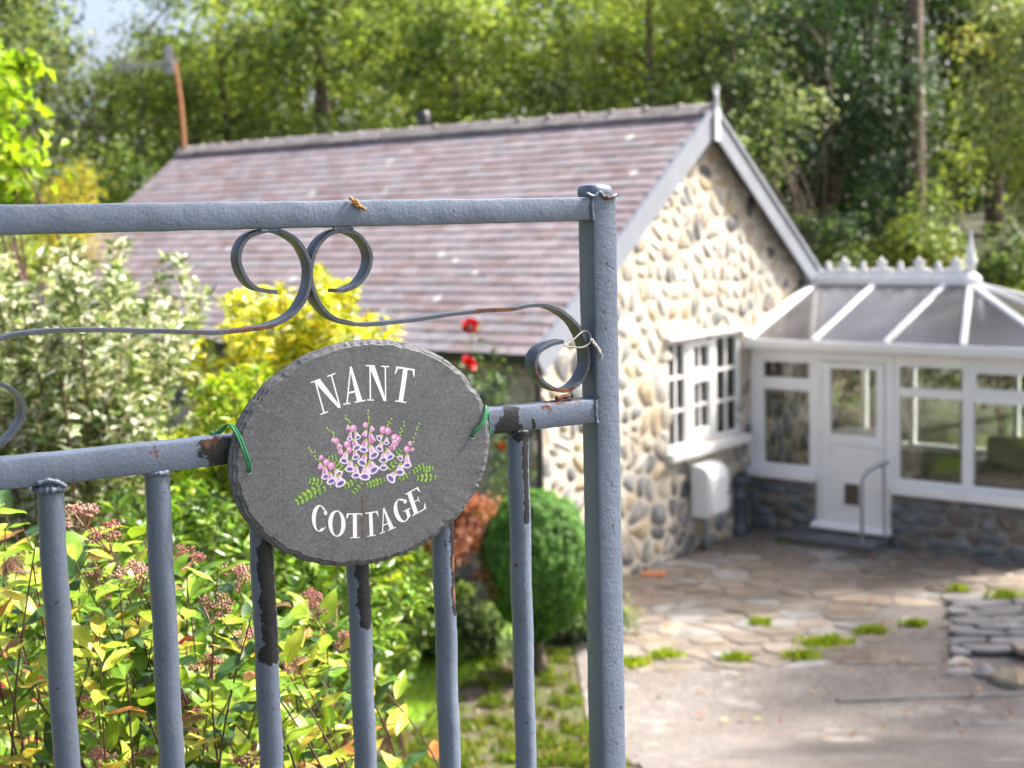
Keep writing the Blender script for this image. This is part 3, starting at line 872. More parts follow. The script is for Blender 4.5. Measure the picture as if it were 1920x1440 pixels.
# eaves, gutter and roof
EZ, EY = 2.27, -0.12
RZ, RY, RX = 2.87, 1.527, 2.03
g = MB(); g.add(box(-0.02, CL + .05, -0.05, 0.10, HEAD + .001, EZ - .01)); g.add(box(-0.1, CL + .05, CD - .12, CD + .03, HEAD + .001, EZ - .01)); g.add(box(CL - .12, CL + .052, 0.10, CD - .12, HEAD, EZ - .012)); g.build('eaves_beam', MAT['upvc'], cons, bevel=0.01)
g = MB(); pr = [(-0.055, 2.17), (-0.10, 2.165), (-0.15, 2.19), (-0.165, 2.235), (-0.165, 2.275), (-0.15, 2.275), (-0.145, 2.23), (-0.055, 2.22)]
g.add(prism(pr, lambda a, b, d: (d, a, b), 0.0, CL + .16)); g.build('gutter', MAT['upvc'], cons)
croof = empty('roof'); croof.parent = cons
CX1 = CL + .12; CB = CD + .13
rid = (RX, RY, RZ)
def rafter(a, b, wd=0.062, nm='rafter'):
    m_ = MB(); m_.add(bar(a, b, wd, 0.055)); m_.build(nm, MAT['upvc'], croof, bevel=0.014)
eave = [0.0, 0.90, 1.76, 2.63, CX1]; top = [0.0, 0.87, 1.75, RX, RX]
rafter((0.05, EY, EZ + .02), (0.05, RY, RZ), 0.15)
for i in (1, 2, 3, 4): rafter((eave[i], EY, EZ + .02), (top[i] - .02 * (i == 4), RY, RZ), 0.07 if i < 4 else 0.085)
for q in ((CX1, RY), (CX1, CB)): rafter((q[0], q[1], EZ + .02), (RX, RY, RZ), 0.08)
for i in (1, 2): rafter((eave[i], CB, EZ + .02), (top[i], RY, RZ))
rafter((0.05, CB, EZ + .02), (0.05, RY, RZ), 0.12)
def panel(pts):
    n = len(pts); v = [(p[0], p[1], p[2] - .012) for p in pts] + [(p[0], p[1], p[2] + .004) for p in pts]
    m_ = MB(); m_.add((v, [tuple(range(n - 1, -1, -1)), tuple(range(n, 2 * n))] + [(k, (k + 1) % n, n + (k + 1) % n, n + k) for k in range(n)]))
    m_.build('glazing_panel', MAT['roof_glass'], croof, smooth=False)
for i in range(4):
    a = (eave[i] + .02, EY + .005, EZ + .012); b = (eave[i + 1] - .02, EY + .005, EZ + .012); c = (top[i + 1] - .01, RY - .02, RZ - .004); d = (top[i] + .01, RY - .02, RZ - .004)
    panel([a, b, c, d] if i < 3 else [a, b, c])
for i in range(3):
    a = (eave[i] + .02, CB, EZ + .012); b = ((eave[i + 1] if i < 2 else CX1) - .02, CB, EZ + .012); c = (top[i + 1] - .01 if i < 2 else RX, RY + .02, RZ - .004); d = (top[i] + .01, RY + .02, RZ - .004)
    panel([d, c, b, a])
panel([(CX1, EY + .03, EZ + .012), (CX1, RY - .02, EZ + .012), (RX + .03, RY - .01, RZ - .006)])
panel([(CX1, RY + .02, EZ + .012), (CX1, CB - .03, EZ + .012), (RX + .03, RY + .01, RZ - .006)])
cbox('eaves_trim', 0.0, CX1 + .02, EY - .015, EY + .03, EZ - .018, EZ + .022, par=croof)
m_ = MB(); m_.add(box(-0.12, RX + .07, RY - .085, RY + .085, RZ - .035, RZ + .085)); m_.build('ridge', MAT['upvc'], croof, bevel=0.02)
m_ = MB(); m_.add(lathe([(0.12, -0.05), (0.13, 0.03), (0.09, 0.075), (0.05, 0.10), (0.045, 0.16), (0.065, 0.19), (0.075, 0.25), (0.045, 0.30), (0.05, 0.33), (0.035, 0.37), (0.02, 0.48), (0.003, 0.60)], 16, (RX, RY, RZ + .02))); m_.build('finial', MAT['upvc'], croof)
cr = MB(); cr.add(box(-0.05, RX - .06, RY - .012, RY + .012, RZ + .08, RZ + .125)); cr.build('crest_rail', MAT['upvc'], croof)
def motif(xc, big):
    s_ = 1.0 if big else 0.62
    if big: pl = [(-.06, 0), (-.10, .035), (-.075, .07), (-.035, .055), (-.05, .1), (-.075, .125), (-.05, .155), (-.02, .15), (0, .205), (.02, .15), (.05, .155), (.075, .125), (.05, .1), (.035, .055), (.075, .07), (.10, .035), (.06, 0)]
    else: pl = [(-.05, 0), (-.075, .04), (-.03, .07), (-.035, .13), (0, .165), (.035, .13), (.03, .07), (.075, .04), (.05, 0)]
    q = MB(); q.add(prism([(a * 0.95, b) for a, b in pl[::-1]], lambda a, b, d: (xc + a, RY + d, RZ + .122 + b * (0.92 if big else 0.8)), -.012, .012)); q.build('crest_motif', MAT['upvc'], croof, smooth=False)
xx = [0.227, 0.444, 0.692, 0.929, 1.168, 1.403, 1.641, 1.855]
for i, x in enumerate(xx): motif(x, i % 2 == 1)
for i in range(len(xx) - 1): 
    q = MB(); xm = (xx[i] + xx[i + 1]) / 2; q.add(prism([(.03, 0), (.03, .03), (0, .055), (-.03, .03), (-.03, 0)], lambda a, b, d: (xm + a, RY + d, RZ + .122 + b), -.01, .01)); q.build('crest_motif', MAT['upvc'], croof, smooth=False)
m_ = MB(); m_.add(box(0.05, CL - .1, 0.24, CD - .22, -.02, 0.16)); m_.build('floor', m_plain('conservatory_floor', (0.28, 0.23, 0.18), 0.6), cons)

# things in and around the conservatory
def thing_at(name, label, cat, x, y, rz=0.0, z=0.0, group=None):
    e = empty(name, cw(x, y, z), -YAW + CYAW + rz); tag(e, label, cat, group); return e
st = thing_at('door_step', 'dark slate step below the white conservatory door', 'step', 1.22, -0.25)
m_ = MB(); m_.add(box(-.55, .56, -.22, .23, 0.0, 0.075)); m_.build('riser', MAT['mortar_grey'], st, bevel=0.01)
m_ = MB(); m_.add(box(-.58, .58, -.26, .235, 0.077, 0.125)); m_.build('tread', MAT['step'], st, bevel=0.012)
hr = thing_at('handrail', 'thin galvanised handrail bending down beside the conservatory door', 'handrail', 1.64, -0.42)
m_ = MB(); m_.add(tube(catmull([(0, 0, -.03), (0, 0, 0.4), (0, 0, 0.78), (0.02, 0.04, 0.88), (0.08, 0.16, 0.95), (0.13, 0.36, 0.98)], 6), 0.019, 10)); m_.build('rail', MAT['steel'], hr)
m_ = MB(); m_.add(tube([(0.13, 0.30, 0.0), (0.11, 0.28, 0.95)], 0.012, 8)); m_.build('post', MAT['steel'], hr)
m_ = MB(); m_.add(lathe([(0.05, 0.0), (0.05, 0.012), (0.02, 0.018)], 12)); m_.build('foot_plate', MAT['steel'], hr)
pt = thing_at('chimney_pot_planter', 'dark grey chimney pot used as a planter in the corner', 'planter', 0.02, -0.30)
m_ = MB(); m_.add(lathe([(0.135, 0), (0.14, 0.02), (0.14, 0.10), (0.128, 0.12), (0.12, 0.14), (0.118, 0.44), (0.13, 0.46), (0.118, 0.48), (0.116, 0.60), (0.15, 0.62), (0.155, 0.66), (0.125, 0.68), (0.12, 0.72), (0.105, 0.72), (0.10, 0.66)], 24)); m_.build('pot', MAT['pot'], pt)
m_ = MB(); m_.add(lathe([(0.09, 0.0), (0.10, 0.01)], 16, (0, 0, 0.655))); m_.build('soil', MAT['soil'], pt)

tl = tag(empty('fallen_tile', (1.414, 14.440, 0.0)), 'broken orange terracotta tile lying at the foot of the gable', 'tile')
m_ = MB(); m_.add(prism([(-.13, -.07), (.10, -.09), (.14, .02), (.05, .09), (-.12, .06)], lambda a, b, d: (a, b, d), 0.012, 0.045)); m_.build('fragment', MAT['terracotta'], tl, bevel=0.006)

# inside the conservatory
br = thing_at('broom', 'broom with a blue-grey handle leaning inside the conservatory window', 'broom', 0.30, 0.35, 0, 0.16)
m_ = MB(); m_.add(tube([(-.16, -.16, 1.55), (0.17, -.10, 0.08)], 0.016, 8)); m_.build('handle', m_plain('blue_grey_handle', (0.25, 0.29, 0.36), 0.4), br)
m_ = MB(); m_.add(box(0.05, 0.31, -.14, -.07, 0.0, 0.09)); m_.build('head', MAT['cabinet'], br, bevel=0.01)
cb = thing_at('cabinet', 'brown wooden cabinet standing inside the conservatory by the door', 'cabinet', 0.78, 1.25, 0, 0.16)
m_ = MB(); m_.add(box(-.28, .28, -.25, .25, 0, 0.9)); m_.build('carcass', MAT['plaster'], cb, bevel=0.008)
m_ = MB(); m_.add(box(-.03, .26, -.275, -.252, 0.04, 0.86)); m_.build('door', MAT['cabinet'], cb, bevel=0.006)
m_ = MB(); m_.add(box(-.31, .31, -.29, .27, 0.902, 0.935)); m_.build('top', MAT['white_wood'], cb, bevel=0.006)
sf = thing_at('sofa', 'brown-grey sofa inside the conservatory behind the large panes', 'sofa', 2.75, 1.55, 0, 0.16)
m_ = MB(); m_.add(box(-.62, .62, -.35, .35, 0.06, 0.40)); m_.build('base', MAT['sofa'], sf, bevel=0.05)
for sx in (-.3, .3):
    m_ = MB(); m_.add(box(sx - .295, sx + .295, -.37, .2, 0.41, 0.54)); m_.build('seat_cushion', MAT['sofa'], sf, bevel=0.05)
    m_ = MB(); m_.add(box(sx - .29, sx + .29, .12, .3, 0.55, 0.92)); m_.build('back_cushion', MAT['sofa'], sf, bevel=0.06)
for sx in (-.68, .68):
    m_ = MB(); m_.add(box(sx - .09, sx + .09, -.38, .36, 0.06, 0.62)); m_.build('arm', MAT['sofa'], sf, bevel=0.06)
tb = thing_at('side_table', 'low pale side table beside the sofa in the conservatory', 'table', 2.08, 2.45, 0, 0.16)
m_ = MB(); m_.add(box(-.28, .28, -.22, .22, 0.52, 0.55)); m_.build('top', MAT['white_wood'], tb, bevel=0.006)
for sx in (-.24, .24):
    for sy in (-.18, .18):
        m_ = MB(); m_.add(box(sx - .02, sx + .02, sy - .02, sy + .02, 0, 0.518)); m_.build('leg', MAT['white_wood'], tb)

# ------------------------------------------------------------------ patio of broken flagstones
patio = MB()
def in_cottage(x, y):
    dx, dy = x - HX, y - HY
    v = dx * math.cos(YAW) - dy * math.sin(YAW); u = dx * math.sin(YAW) + dy * math.cos(YAW)
    return v < 0.03 or (u > UC - 0.03 + -0.0487 * v and v < 3.6)
patio_o = sheet('patio', lin(0.2, 7.4, 60), lin(11.05, 16.9, 60), MAT['patio'], 0.010, lambda x, y: x > 0.62 and y > 11.2 + 0.15 * noise.noise((x * 2, 0, 0)) and not in_cottage(x, y) or False, 0.006)
tag(patio_o, kind='structure')
FLAGS = [m_stone('flag_tan', [(0.15, 0.12, 0.09), (0.22, 0.185, 0.15), (0.28, 0.24, 0.20)], 6), m_stone('flag_grey', [(0.17, 0.16, 0.15), (0.25, 0.24, 0.225), (0.32, 0.31, 0.295)], 6),
         m_stone('flag_brown', [(0.12, 0.095, 0.07), (0.20, 0.165, 0.13), (0.27, 0.23, 0.18)], 6), m_stone('flag_buff', [(0.20, 0.155, 0.11), (0.28, 0.225, 0.17), (0.34, 0.29, 0.23)], 6)]
rnd = random.Random(77)
for pl, cn, A in rubble([(0.7, 11.25), (5.2, 11.25), (6.6, 14.0), (2.9, 16.8), (0.9, 15.0)], 0.30, 31, 1.3, 0.016, 0.44, in_cottage, vary=0.3):
    if in_cottage(*cn) or (cn[0] > 3.25 and cn[1] < 13.1 and cn[0] > 3.25 + (13.1 - cn[1]) * 0.1): continue
    h = rnd.uniform(0.006, 0.018)
    vf = stone_vf(pl, cn, lambda a, b, d: (a, b, d), 0.0, h, rnd, 0.93)
    q = MB(); q.add(([(p[0], p[1], p[2] if i < len(pl) else h + (p[2] - h) * 0.2) for i, p in enumerate(vf[0])], vf[1])); q.build('flagstone', rnd.choices(FLAGS, [0.4, 0.22, 0.28, 0.1])[0], patio_o, angle=50, loc=(cn[0], cn[1], 0.012))

# raised split-slate paving at the right, broken open at its front edge
pv = tag(empty('slate_paving', (4.1, 12.0, 0)), 'raised grey slate paving with a broken front edge beside the patio', 'paving')
slm = m_stone('split_slate', [(0.13, 0.125, 0.125), (0.20, 0.195, 0.195), (0.28, 0.275, 0.27)], 4)
rnd = random.Random(5)
for pl, cn, A in rubble([(3.55, 11.38), (5.7, 11.3), (6.3, 13.2), (4.05, 13.1)], 0.30, 63, 2.3, 0.012, 0.34, vary=0.12):
    n = len(pl); cx0, cy0 = cn; th = rnd.uniform(0.03, 0.045)
    q = MB(); q.add(prism([(a - cx0, b - cy0) for a, b in pl], lambda a, b, d: (a, b, d), -th, 0.0)); q.build('slab', slm, pv, bevel=0.008, loc=(cx0 - 4.1, cy0 - 12.0, 0.078 + rnd.uniform(-.008, .008)), rot=(rnd.uniform(-.025, .025), rnd.uniform(-.02, .02), 0))
q = MB(); q.add(box(-.05, 2.2, -.45, 1.3, -.05, 0.040)); q.build('bed', MAT['mortar_grey'], pv, smooth=False)
q = MB(); q.add(box(-.06, 1.8, -.76, -.56, 0.08, 0.13)); q.build('edge_slab', FLAGS[3], pv, bevel=0.012, rot=(0, 0, 0.03))
rnd = random.Random(9)
for i, (px, py, r_, mt, lab) in enumerate(((3.505, 10.990, 0.085, 1, 'small pale stone at the corner of the broken paving'), (3.693, 10.980, 0.10, 2, 'rounded grey stone lodged under the broken paving edge'),
                                (3.848, 10.700, 0.16, 4, 'orange-brown rock lying in the gap below the paving'), (3.569, 11.260, 0.08, 0, 'brown lump of stone propping the paving corner'))):
    q = MB(); ring = [(0.5, 0), (1.0, 0.25), (0.95, 0.6), (0.55, 0.95), (0.08, 1.02)]
    v, f = lathe([(r_ * a, r_ * b * 1.1) for a, b in ring], 9)
    v = [tuple(Vector(p) * (1 + 0.25 * noise.noise(Vector(p) * 14 + Vector((i * 7, 0, 0))))) for p in v]
    q.add((v, f)); o = q.build('loose_stone', STONES[mt], angle=35, loc=(px, py, -0.01), rot=(0, 0, i * 1.1)); o.scale = (1.35, 0.9, 0.8)
    tag(o, lab, 'stone', 'loose stones by the broken paving')
for (a, b, wd, lab) in (((2.402, 10.440), (3.896, 10.490), 0.10, 'pale weathered concrete edging strip nearer the slate paving'), ((3.072, 9.680), (3.572, 9.610), 0.11, 'short pale edging strip at the bottom right of the drive')):
    zz = gz(a[0], a[1])
    q = MB(); q.add(bar((a[0], a[1], zz + .012), (b[0], b[1], gz(b[0], b[1]) + .012), wd, 0.035)); o = q.build('edging_strip', FLAGS[1], bevel=0.01); tag(o, lab, 'edging')

# ------------------------------------------------------------------ the gate (local x along the gate, y away from the viewer, z from eye level)
GYAW = 1.0193
GXO, GYO = 0.1128, 1.8966
gate = empty('garden_gate', (GXO, GYO, EYE), math.pi / 2 - GYAW)
tag(gate, 'grey painted steel garden gate with scrolls and upright bars', 'gate')
ZTOP, ZMID = 0.0375, -0.231
GL = -0.86                     # hinge side, outside the picture
GBOT = -1.22

def rsec(w_, h_, r_=0.004, y0=0.0):
    """rounded rectangle section, side axis = y (0..w_), other = up/out"""
    out = []
    for cx, cy, a0 in ((w_ - r_, h_ / 2 - r_, 0), (r_, h_ / 2 - r_, 90), (r_, -h_ / 2 + r_, 180), (w_ - r_, -h_ / 2 + r_, 270)):
        for k in range(3):
            a = R(a0 + k * 45); out.append((cx + r_ * math.cos(a) + y0, cy + r_ * math.sin(a)))
    return out

def lumpy(mb, amp=0.0006, sc_=55, seed=0.0):
    mb.v = [tuple(Vector(p) + Vector((noise.noise(Vector(p) * sc_ + Vector((seed, 0, 0))), noise.noise(Vector(p) * sc_ + Vector((0, seed + 5, 0))), noise.noise(Vector(p) * sc_ + Vector((0, 0, seed + 9))))) * amp) for p in mb.v]

def spots(mb, key, blobs, base=0.0):
    """attribute: 1 at the middle of each blob (centre, radii, strength), fading out"""
    vals = []
    for p in mb.v:
        s_ = base
        for c, r_, k in blobs:
            d = math.sqrt(sum(((p[i] - c[i]) / r_[i]) ** 2 for i in range(3)))
            s_ = max(s_, k * (1.35 - d * 0.85)) if d < 1.6 else s_
        vals.append(max(0.0, s_))
    mb.attr[key] = vals

def rail(name, x0, x1, zc, h_, w_, chips=(), rusts=(), sag=0.0):
    m_ = MB(); n = 150
    m_.add(sweep([(x0 + (x1 - x0) * i / n, 0, zc) for i in range(n + 1)], rsec(w_, h_), (0, 1, 0)))
    lumpy(m_, 0.0008, 40, zc * 10)
    spots(m_, 'chip', chips); spots(m_, 'rust', rusts)
    return m_.build(name, MAT['gate'], gate, angle=30)
RH = 0.0315
rail('top_rail', GL + .036, -0.002, ZTOP - RH / 2, RH, 0.030,
     [((-.31, 0, ZTOP), (.004, .01, .003), .5)], [((-.05, 0, ZTOP - .006), (.004, .01, .004), .75), ((-.33, .0, ZTOP - RH), (.05, .02, .003), .45), ((-.72, 0, ZTOP - RH), (.01, .01, .003), .6)])
rail('middle_rail', GL + .036, -0.002, ZMID - RH / 2 - .001, RH + .002, 0.030,
     [((-.525, 0, ZMID - .016), (.032, .012, .018), .95), ((-.545, 0, ZMID - .006), (.02, .01, .008), .7), ((-.142, 0, ZMID - .022), (.026, .012, .014), 1.1), ((-.135, 0, ZMID - .006), (.012, .012, .016), .95), ((-.10, 0, ZMID - .030), (.006, .012, .006), .7)],
     [((-.54, 0, ZMID - .004), (.02, .02, .008), .62), ((-.605, 0, ZMID - .012), (.01, .02, .03), .52), ((-.66, 0, ZMID - .006), (.008, .01, .006), .5), ((-.05, .012, ZMID), (.04, .02, .004), .8), ((-.022, 0, ZMID - .02), (.006, .01, .016), .6), ((-.165, 0, ZMID - .01), (.008, .01, .018), .5), ((-.08, 0, ZMID - .004), (.012, .01, .004), .6)])
rail('bottom_rail', GL + .036, -0.002, GBOT + .04, RH, 0.030)

def post(x0, x1, z0, z1, chips=(), rusts=()):
    m_ = MB(); n = 160; w_ = x1 - x0
    sec = [(a - w_ / 2, b) for a, b in rsec(w_, w_ * 0.98, 0.005)]
    m_.add(sweep([((x0 + x1) / 2, w_ / 2 - .003, z0 + (z1 - z0) * i / n) for i in range(n + 1)], [(a, b) for a, b in sec], (1, 0, 0)))
    lumpy(m_, 0.0006, 45, 3)
    spots(m_, 'chip', chips); spots(m_, 'rust', rusts)
    p_ = m_.build('end_post', MAT['gate'], gate, angle=30)
    return p_
PX0, PX1 = -0.001, 0.0385
p_ = post(PX0, PX1, GBOT - .05, ZTOP + .003, [((PX0 + .003, -.003, -.26), (.003, .01, .004), .8), ((PX1, -.003, -.45), (.003, .01, .01), .6), ((PX0 + .01, -.003, -.33), (.002, .01, .005), .7)],
     [((PX1, -.003, -.07), (.003, .02, .03), .62), ((PX1, -.003, -.195), (.004, .02, .01), .95), ((PX1, -.003, -.12), (.003, .02, .05), .55), ((PX0 + .004, -.003, ZMID + .004), (.004, .01, .005), .9), ((PX1, -.003, -.58), (.003, .02, .02), .7), ((.015, -.003, -.30), (.004, .01, .006), .5)])
m_ = MB(); n = 20
prof_ = [(0.0195, -0.002), (0.0205, 0.003), (0.0203, 0.008), (0.018, 0.012), (0.012, 0.0142), (0.004, 0.015)]
v, f = lathe(prof_, n)
def sq(p):
    r_ = math.hypot(p[0], p[1]); a = math.atan2(p[1], p[0]); k = 1.0 / (abs(math.cos(a)) ** 4 + abs(math.sin(a)) ** 4) ** 0.25
    return (p[0] * k * 0.98 + 0.5 * (PX0 + PX1) - .003, p[1] * k * 0.98 + 0.0168, p[2] + ZTOP + .003)
m_.add(([sq(p) for p in v], f)); lumpy(m_, 0.0014, 60, 8); spots(m_, 'chip', []); spots(m_, 'rust', [((PX1 - .01, 0, ZTOP + .004), (.008, .012, .004), .8)])
m_.build('post_cap', MAT['gate'], gate)
def weld(path, rad, seed, chips=(), rusts=(), name='weld_bead'):
    m_ = MB(); P_ = catmull(path, 5); rr_ = random.Random(seed)
    m_.add(tube(P_, [rad * (0.75 + 0.5 * rr_.random()) for _ in P_], 8)); lumpy(m_, rad * 0.35, 120, seed)
    spots(m_, 'chip', chips); spots(m_, 'rust', rusts); m_.build(name, MAT['gate'], gate, angle=60)
weld([(-.012, -.002, ZTOP + .004), (0.0, -.004, ZTOP + .001), (.008, -.004, ZTOP + .006), (.016, -.004, ZTOP), (.026, -.004, ZTOP - .001), (.039, -.003, ZTOP + .003)], 0.0028, 1, (), [((.022, -.004, ZTOP), (.01, .01, .006), .8)])
weld([(-.001, -.001, ZTOP), (-.002, -.001, ZTOP - .012), (0.0, -.001, ZTOP - .03)], 0.0026, 2)
weld([(-.001, 0, ZMID - .002), (-.002, -.001, ZMID - .016), (0.0, 0, ZMID - .032)], 0.0026, 3, (), [((0, 0, ZMID - .01), (.006, .006, .008), .7)])
post(GL - .003, GL + .036, GBOT - .05, ZTOP + .003)

# upright round bars
BX = [-0.719, -0.600, -0.478, -0.3535, -0.2330, -0.1165]
def bar_round(x, chips, rusts, seed):
    m_ = MB(); n = 130; z0, z1 = GBOT + .055, ZMID - RH + .001; rad = 0.0142
    m_.add(tube([(x + 0.0006 * math.sin(i * .3 + seed), 0.0150, z0 + (z1 - z0) * i / n) for i in range(n + 1)], rad, 20))
    lumpy(m_, 0.0005, 60, seed)
    spots(m_, 'chip', chips); spots(m_, 'rust', rusts)
    return m_.build('bar', MAT['gate'], gate, angle=50)
zb = ZMID - RH
def strip_chip(x, za, zc, side=.6, wdt=.008):
    """a flaked strip down the right-front of a bar"""
    out = []; k = 7
    for i in range(k):
        t = (i + .5) / k; out.append(((x + rad_ * side, 0.0150 - rad_ * math.sqrt(max(0, 1 - side * side)), za + (zc - za) * t), (wdt, .008, abs(zc - za) / k * 0.9), 1.0 - .18 * t))
    return out
rad_ = 0.0142
bar_round(BX[0], [], [((BX[0] + .004, 0, zb - .03), (.003, .01, .008), .5)], 1)
bar_round(BX[1], [], [((BX[1], 0, zb - .012), (.006, .01, .006), .5)], 2)
bar_round(BX[2], strip_chip(BX[2], zb - .10, zb - .242, .2, .017) + [((BX[2], 0, zb - .235), (.03, .03, .012), .75)], [], 3)
bar_round(BX[3], strip_chip(BX[3], zb - .09, zb - .222, .3, .015), [((BX[3] + .003, 0, zb - .235), (.003, .01, .016), .55)], 4)
bar_round(BX[4], strip_chip(BX[4], zb - .07, zb - .225, .6, .0075), [((BX[4] + .009, .004, zb - .165), (.004, .01, .014), .95), ((BX[4] + .009, .004, zb - .20), (.004, .01, .016), .95), ((BX[4] + .008, 0, zb - .25), (.002, .01, .02), .6)], 5)
bar_round(BX[5], strip_chip(BX[5], zb - .0, zb - .125, .25, .0065) + [((BX[5] - .002, 0, zb - .006), (.014, .02, .012), .8)], [((BX[5] - .012, .006, zb - .18), (.003, .01, .005), .85)], 6)
for k, x in enumerate(BX):
    big = 1.5 if k == 0 else 1.0
    P_ = [(x + .0148 * math.cos(a), .015 + .0148 * math.sin(a), zb - .003 - (.004 if k == 0 else 0)) for a in [R(t) for t in range(180, 361, 30)]]
    weld(P_, 0.0030 * big, 20 + k, [((x, 0, zb), (.02, .02, .006), 0.9)] if k in (2, 3, 4, 5) else [])
weld([(BX[0] - .016, -.001, zb + .002), (BX[0] - .004, -.002, zb + .004), (BX[0] + .008, -.001, zb - .001), (BX[0] + .013, 0, zb - .005)], 0.0028, 40)

# scrolls: flat strip, edge towards the viewer
def scroll(pts, seed, rusts, name='scroll'):
    P_ = catmull([(a, 0.016, b) for a, b in pts], 7)
    hw_, th = 0.0125, 0.0042
    sec = [(-hw_, -th / 2), (-hw_ + .0008, -th / 2 - .0004), (hw_, -th / 2), (hw_, th / 2), (-hw_ + .0008, th / 2 + .0004), (-hw_, th / 2)]
    m_ = MB(); m_.add(sweep(P_, sec, (0, 1, 0))); lumpy(m_, 0.0007, 50, seed); spots(m_, 'chip', []); spots(m_, 'rust', rusts)
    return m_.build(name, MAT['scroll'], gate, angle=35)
SA = [(-0.4487, -0.0682), (-0.4618, -0.0657), (-0.4761, -0.0607), (-0.4884, -0.0461), (-0.4931, -0.0245), (-0.4832, -0.0052), (-0.4619, 0.0034), (-0.4388, 0.0017), (-0.4192, -0.0100), (-0.4078, -0.0285), (-0.4046, -0.0493), (-0.4104, -0.0711), (-0.4263, -0.0924), (-0.4504, -0.1049), (-0.4836, -0.1098), (-0.5288, -0.1108), (-0.5908, -0.1053), (-0.6792, -0.0988), (-0.7301, -0.0987), (-0.7633, -0.1034)]
SA += [(-0.805, -0.118), (-0.828, -0.152), (-0.831, -0.185), (-0.815, -0.212), (-0.790, -0.222), (-0.765, -0.213), (-0.748, -0.195), (-0.744, -0.178), (-0.752, -0.160), (-0.770, -0.150), (-0.79, -0.152)]
SB = [(-0.3738, -0.0696), (-0.3597, -0.0696), (-0.3410, -0.0614), (-0.3282, -0.0446), (-0.3260, -0.0266), (-0.3346, -0.0097), (-0.3498, -0.0004), (-0.3687, 0.0007), (-0.3863, -0.0071), (-0.3994, -0.0243), (-0.4046, -0.0474), (-0.4003, -0.0748), (-0.3833, -0.0979), (-0.3614, -0.1080), (-0.3331, -0.1129), (-0.2820, -0.1112), (-0.2062, -0.1060), (-0.1631, -0.1042), (-0.1271, -0.1047), (-0.0944, -0.1015), (-0.0612, -0.1060), (-0.0278, -0.1275), (-0.0113, -0.1570), (-0.0086, -0.1859), (-0.0230, -0.2084), (-0.0472, -0.2172), (-0.0748, -0.2072), (-0.0910, -0.1869), (-0.0887, -0.1660), (-0.0709, -0.1553), (-0.0480, -0.1511)]
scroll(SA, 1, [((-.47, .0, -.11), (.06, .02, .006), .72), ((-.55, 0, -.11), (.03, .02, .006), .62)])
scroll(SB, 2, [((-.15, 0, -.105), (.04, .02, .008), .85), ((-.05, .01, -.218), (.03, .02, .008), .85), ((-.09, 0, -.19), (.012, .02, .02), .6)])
for x, z in ((-.455, .004), (-.362, .004), (-.050, -.2255)):
    weld([(x - .012, .004, z), (x, .006, z + .0005), (x + .014, .004, z + .0005)], 0.003, int(x * 999) % 50, (), [((x, 0, z), (.02, .02, .006), .9)] if z < -.1 else ())

# ------------------------------------------------------------------ wire tie round the right-hand scroll
wm = MB()
wm.add(tube(catmull([(-.052, -.003, -.156), (-.035, .0, -.149), (-.018, .003, -.140), (-.006, .006, -.142), (-.008, -.001, -.153), (-.022, -.004, -.160), (-.04, -.003, -.159), (-.052, -.003, -.156)], 6), 0.0011, 6))
wm.add(tube(catmull([(-.01, -.001, -.152), (-.001, -.005, -.160), (.002, -.0055, -.168), (.006, -.007, -.172), (.004, -.008, -.178)], 6), 0.0012, 6))
for k in range(5):
    wm.add(tube([(-.008 + .0028 * k + .002 * math.cos(a), -.004 + .002 * math.sin(a), -.152 - .0035 * k + .002 * math.sin(a)) for a in [R(t) for t in range(0, 361, 45)]], 0.0010, 5))
wo = wm.build('wire_tie', MAT['wire'], loc=(GXO, GYO, EYE), rot=(0, 0, math.pi / 2 - GYAW))
tag(wo, 'twisted grey wire tied round the scroll next to the gate post', 'wire')
# dry bud scale caught on the top rail
bm_ = MB(); rr_ = random.Random(3)
for i in range(9):
    t = i / 8; c = Vector((-0.352 + .014 * t + rr_.uniform(-.002, .002), -0.003 + rr_.uniform(-.001, .001), ZTOP + .002 - .013 * t))
    v, f = lathe([(0.0006, -.0028), (0.0022, -.0012), (0.0026, .0006), (0.0008, .003)], 6)
    rot = Matrix.Rotation(rr_.uniform(0, 3), 3, 'X') @ Matrix.Rotation(rr_.uniform(0, 3), 3, 'Y')
    k = rr_.uniform(.7, 1.3); bm_.add(([tuple(c + rot @ Vector(p) * k) for p in v], f))
bo = bm_.build('dry_bud', MAT['dry'], loc=(GXO, GYO, EYE), rot=(0, 0, math.pi / 2 - GYAW), angle=70)
tag(bo, 'crumpled orange-brown dry bud stuck on the top rail', 'dry bud')

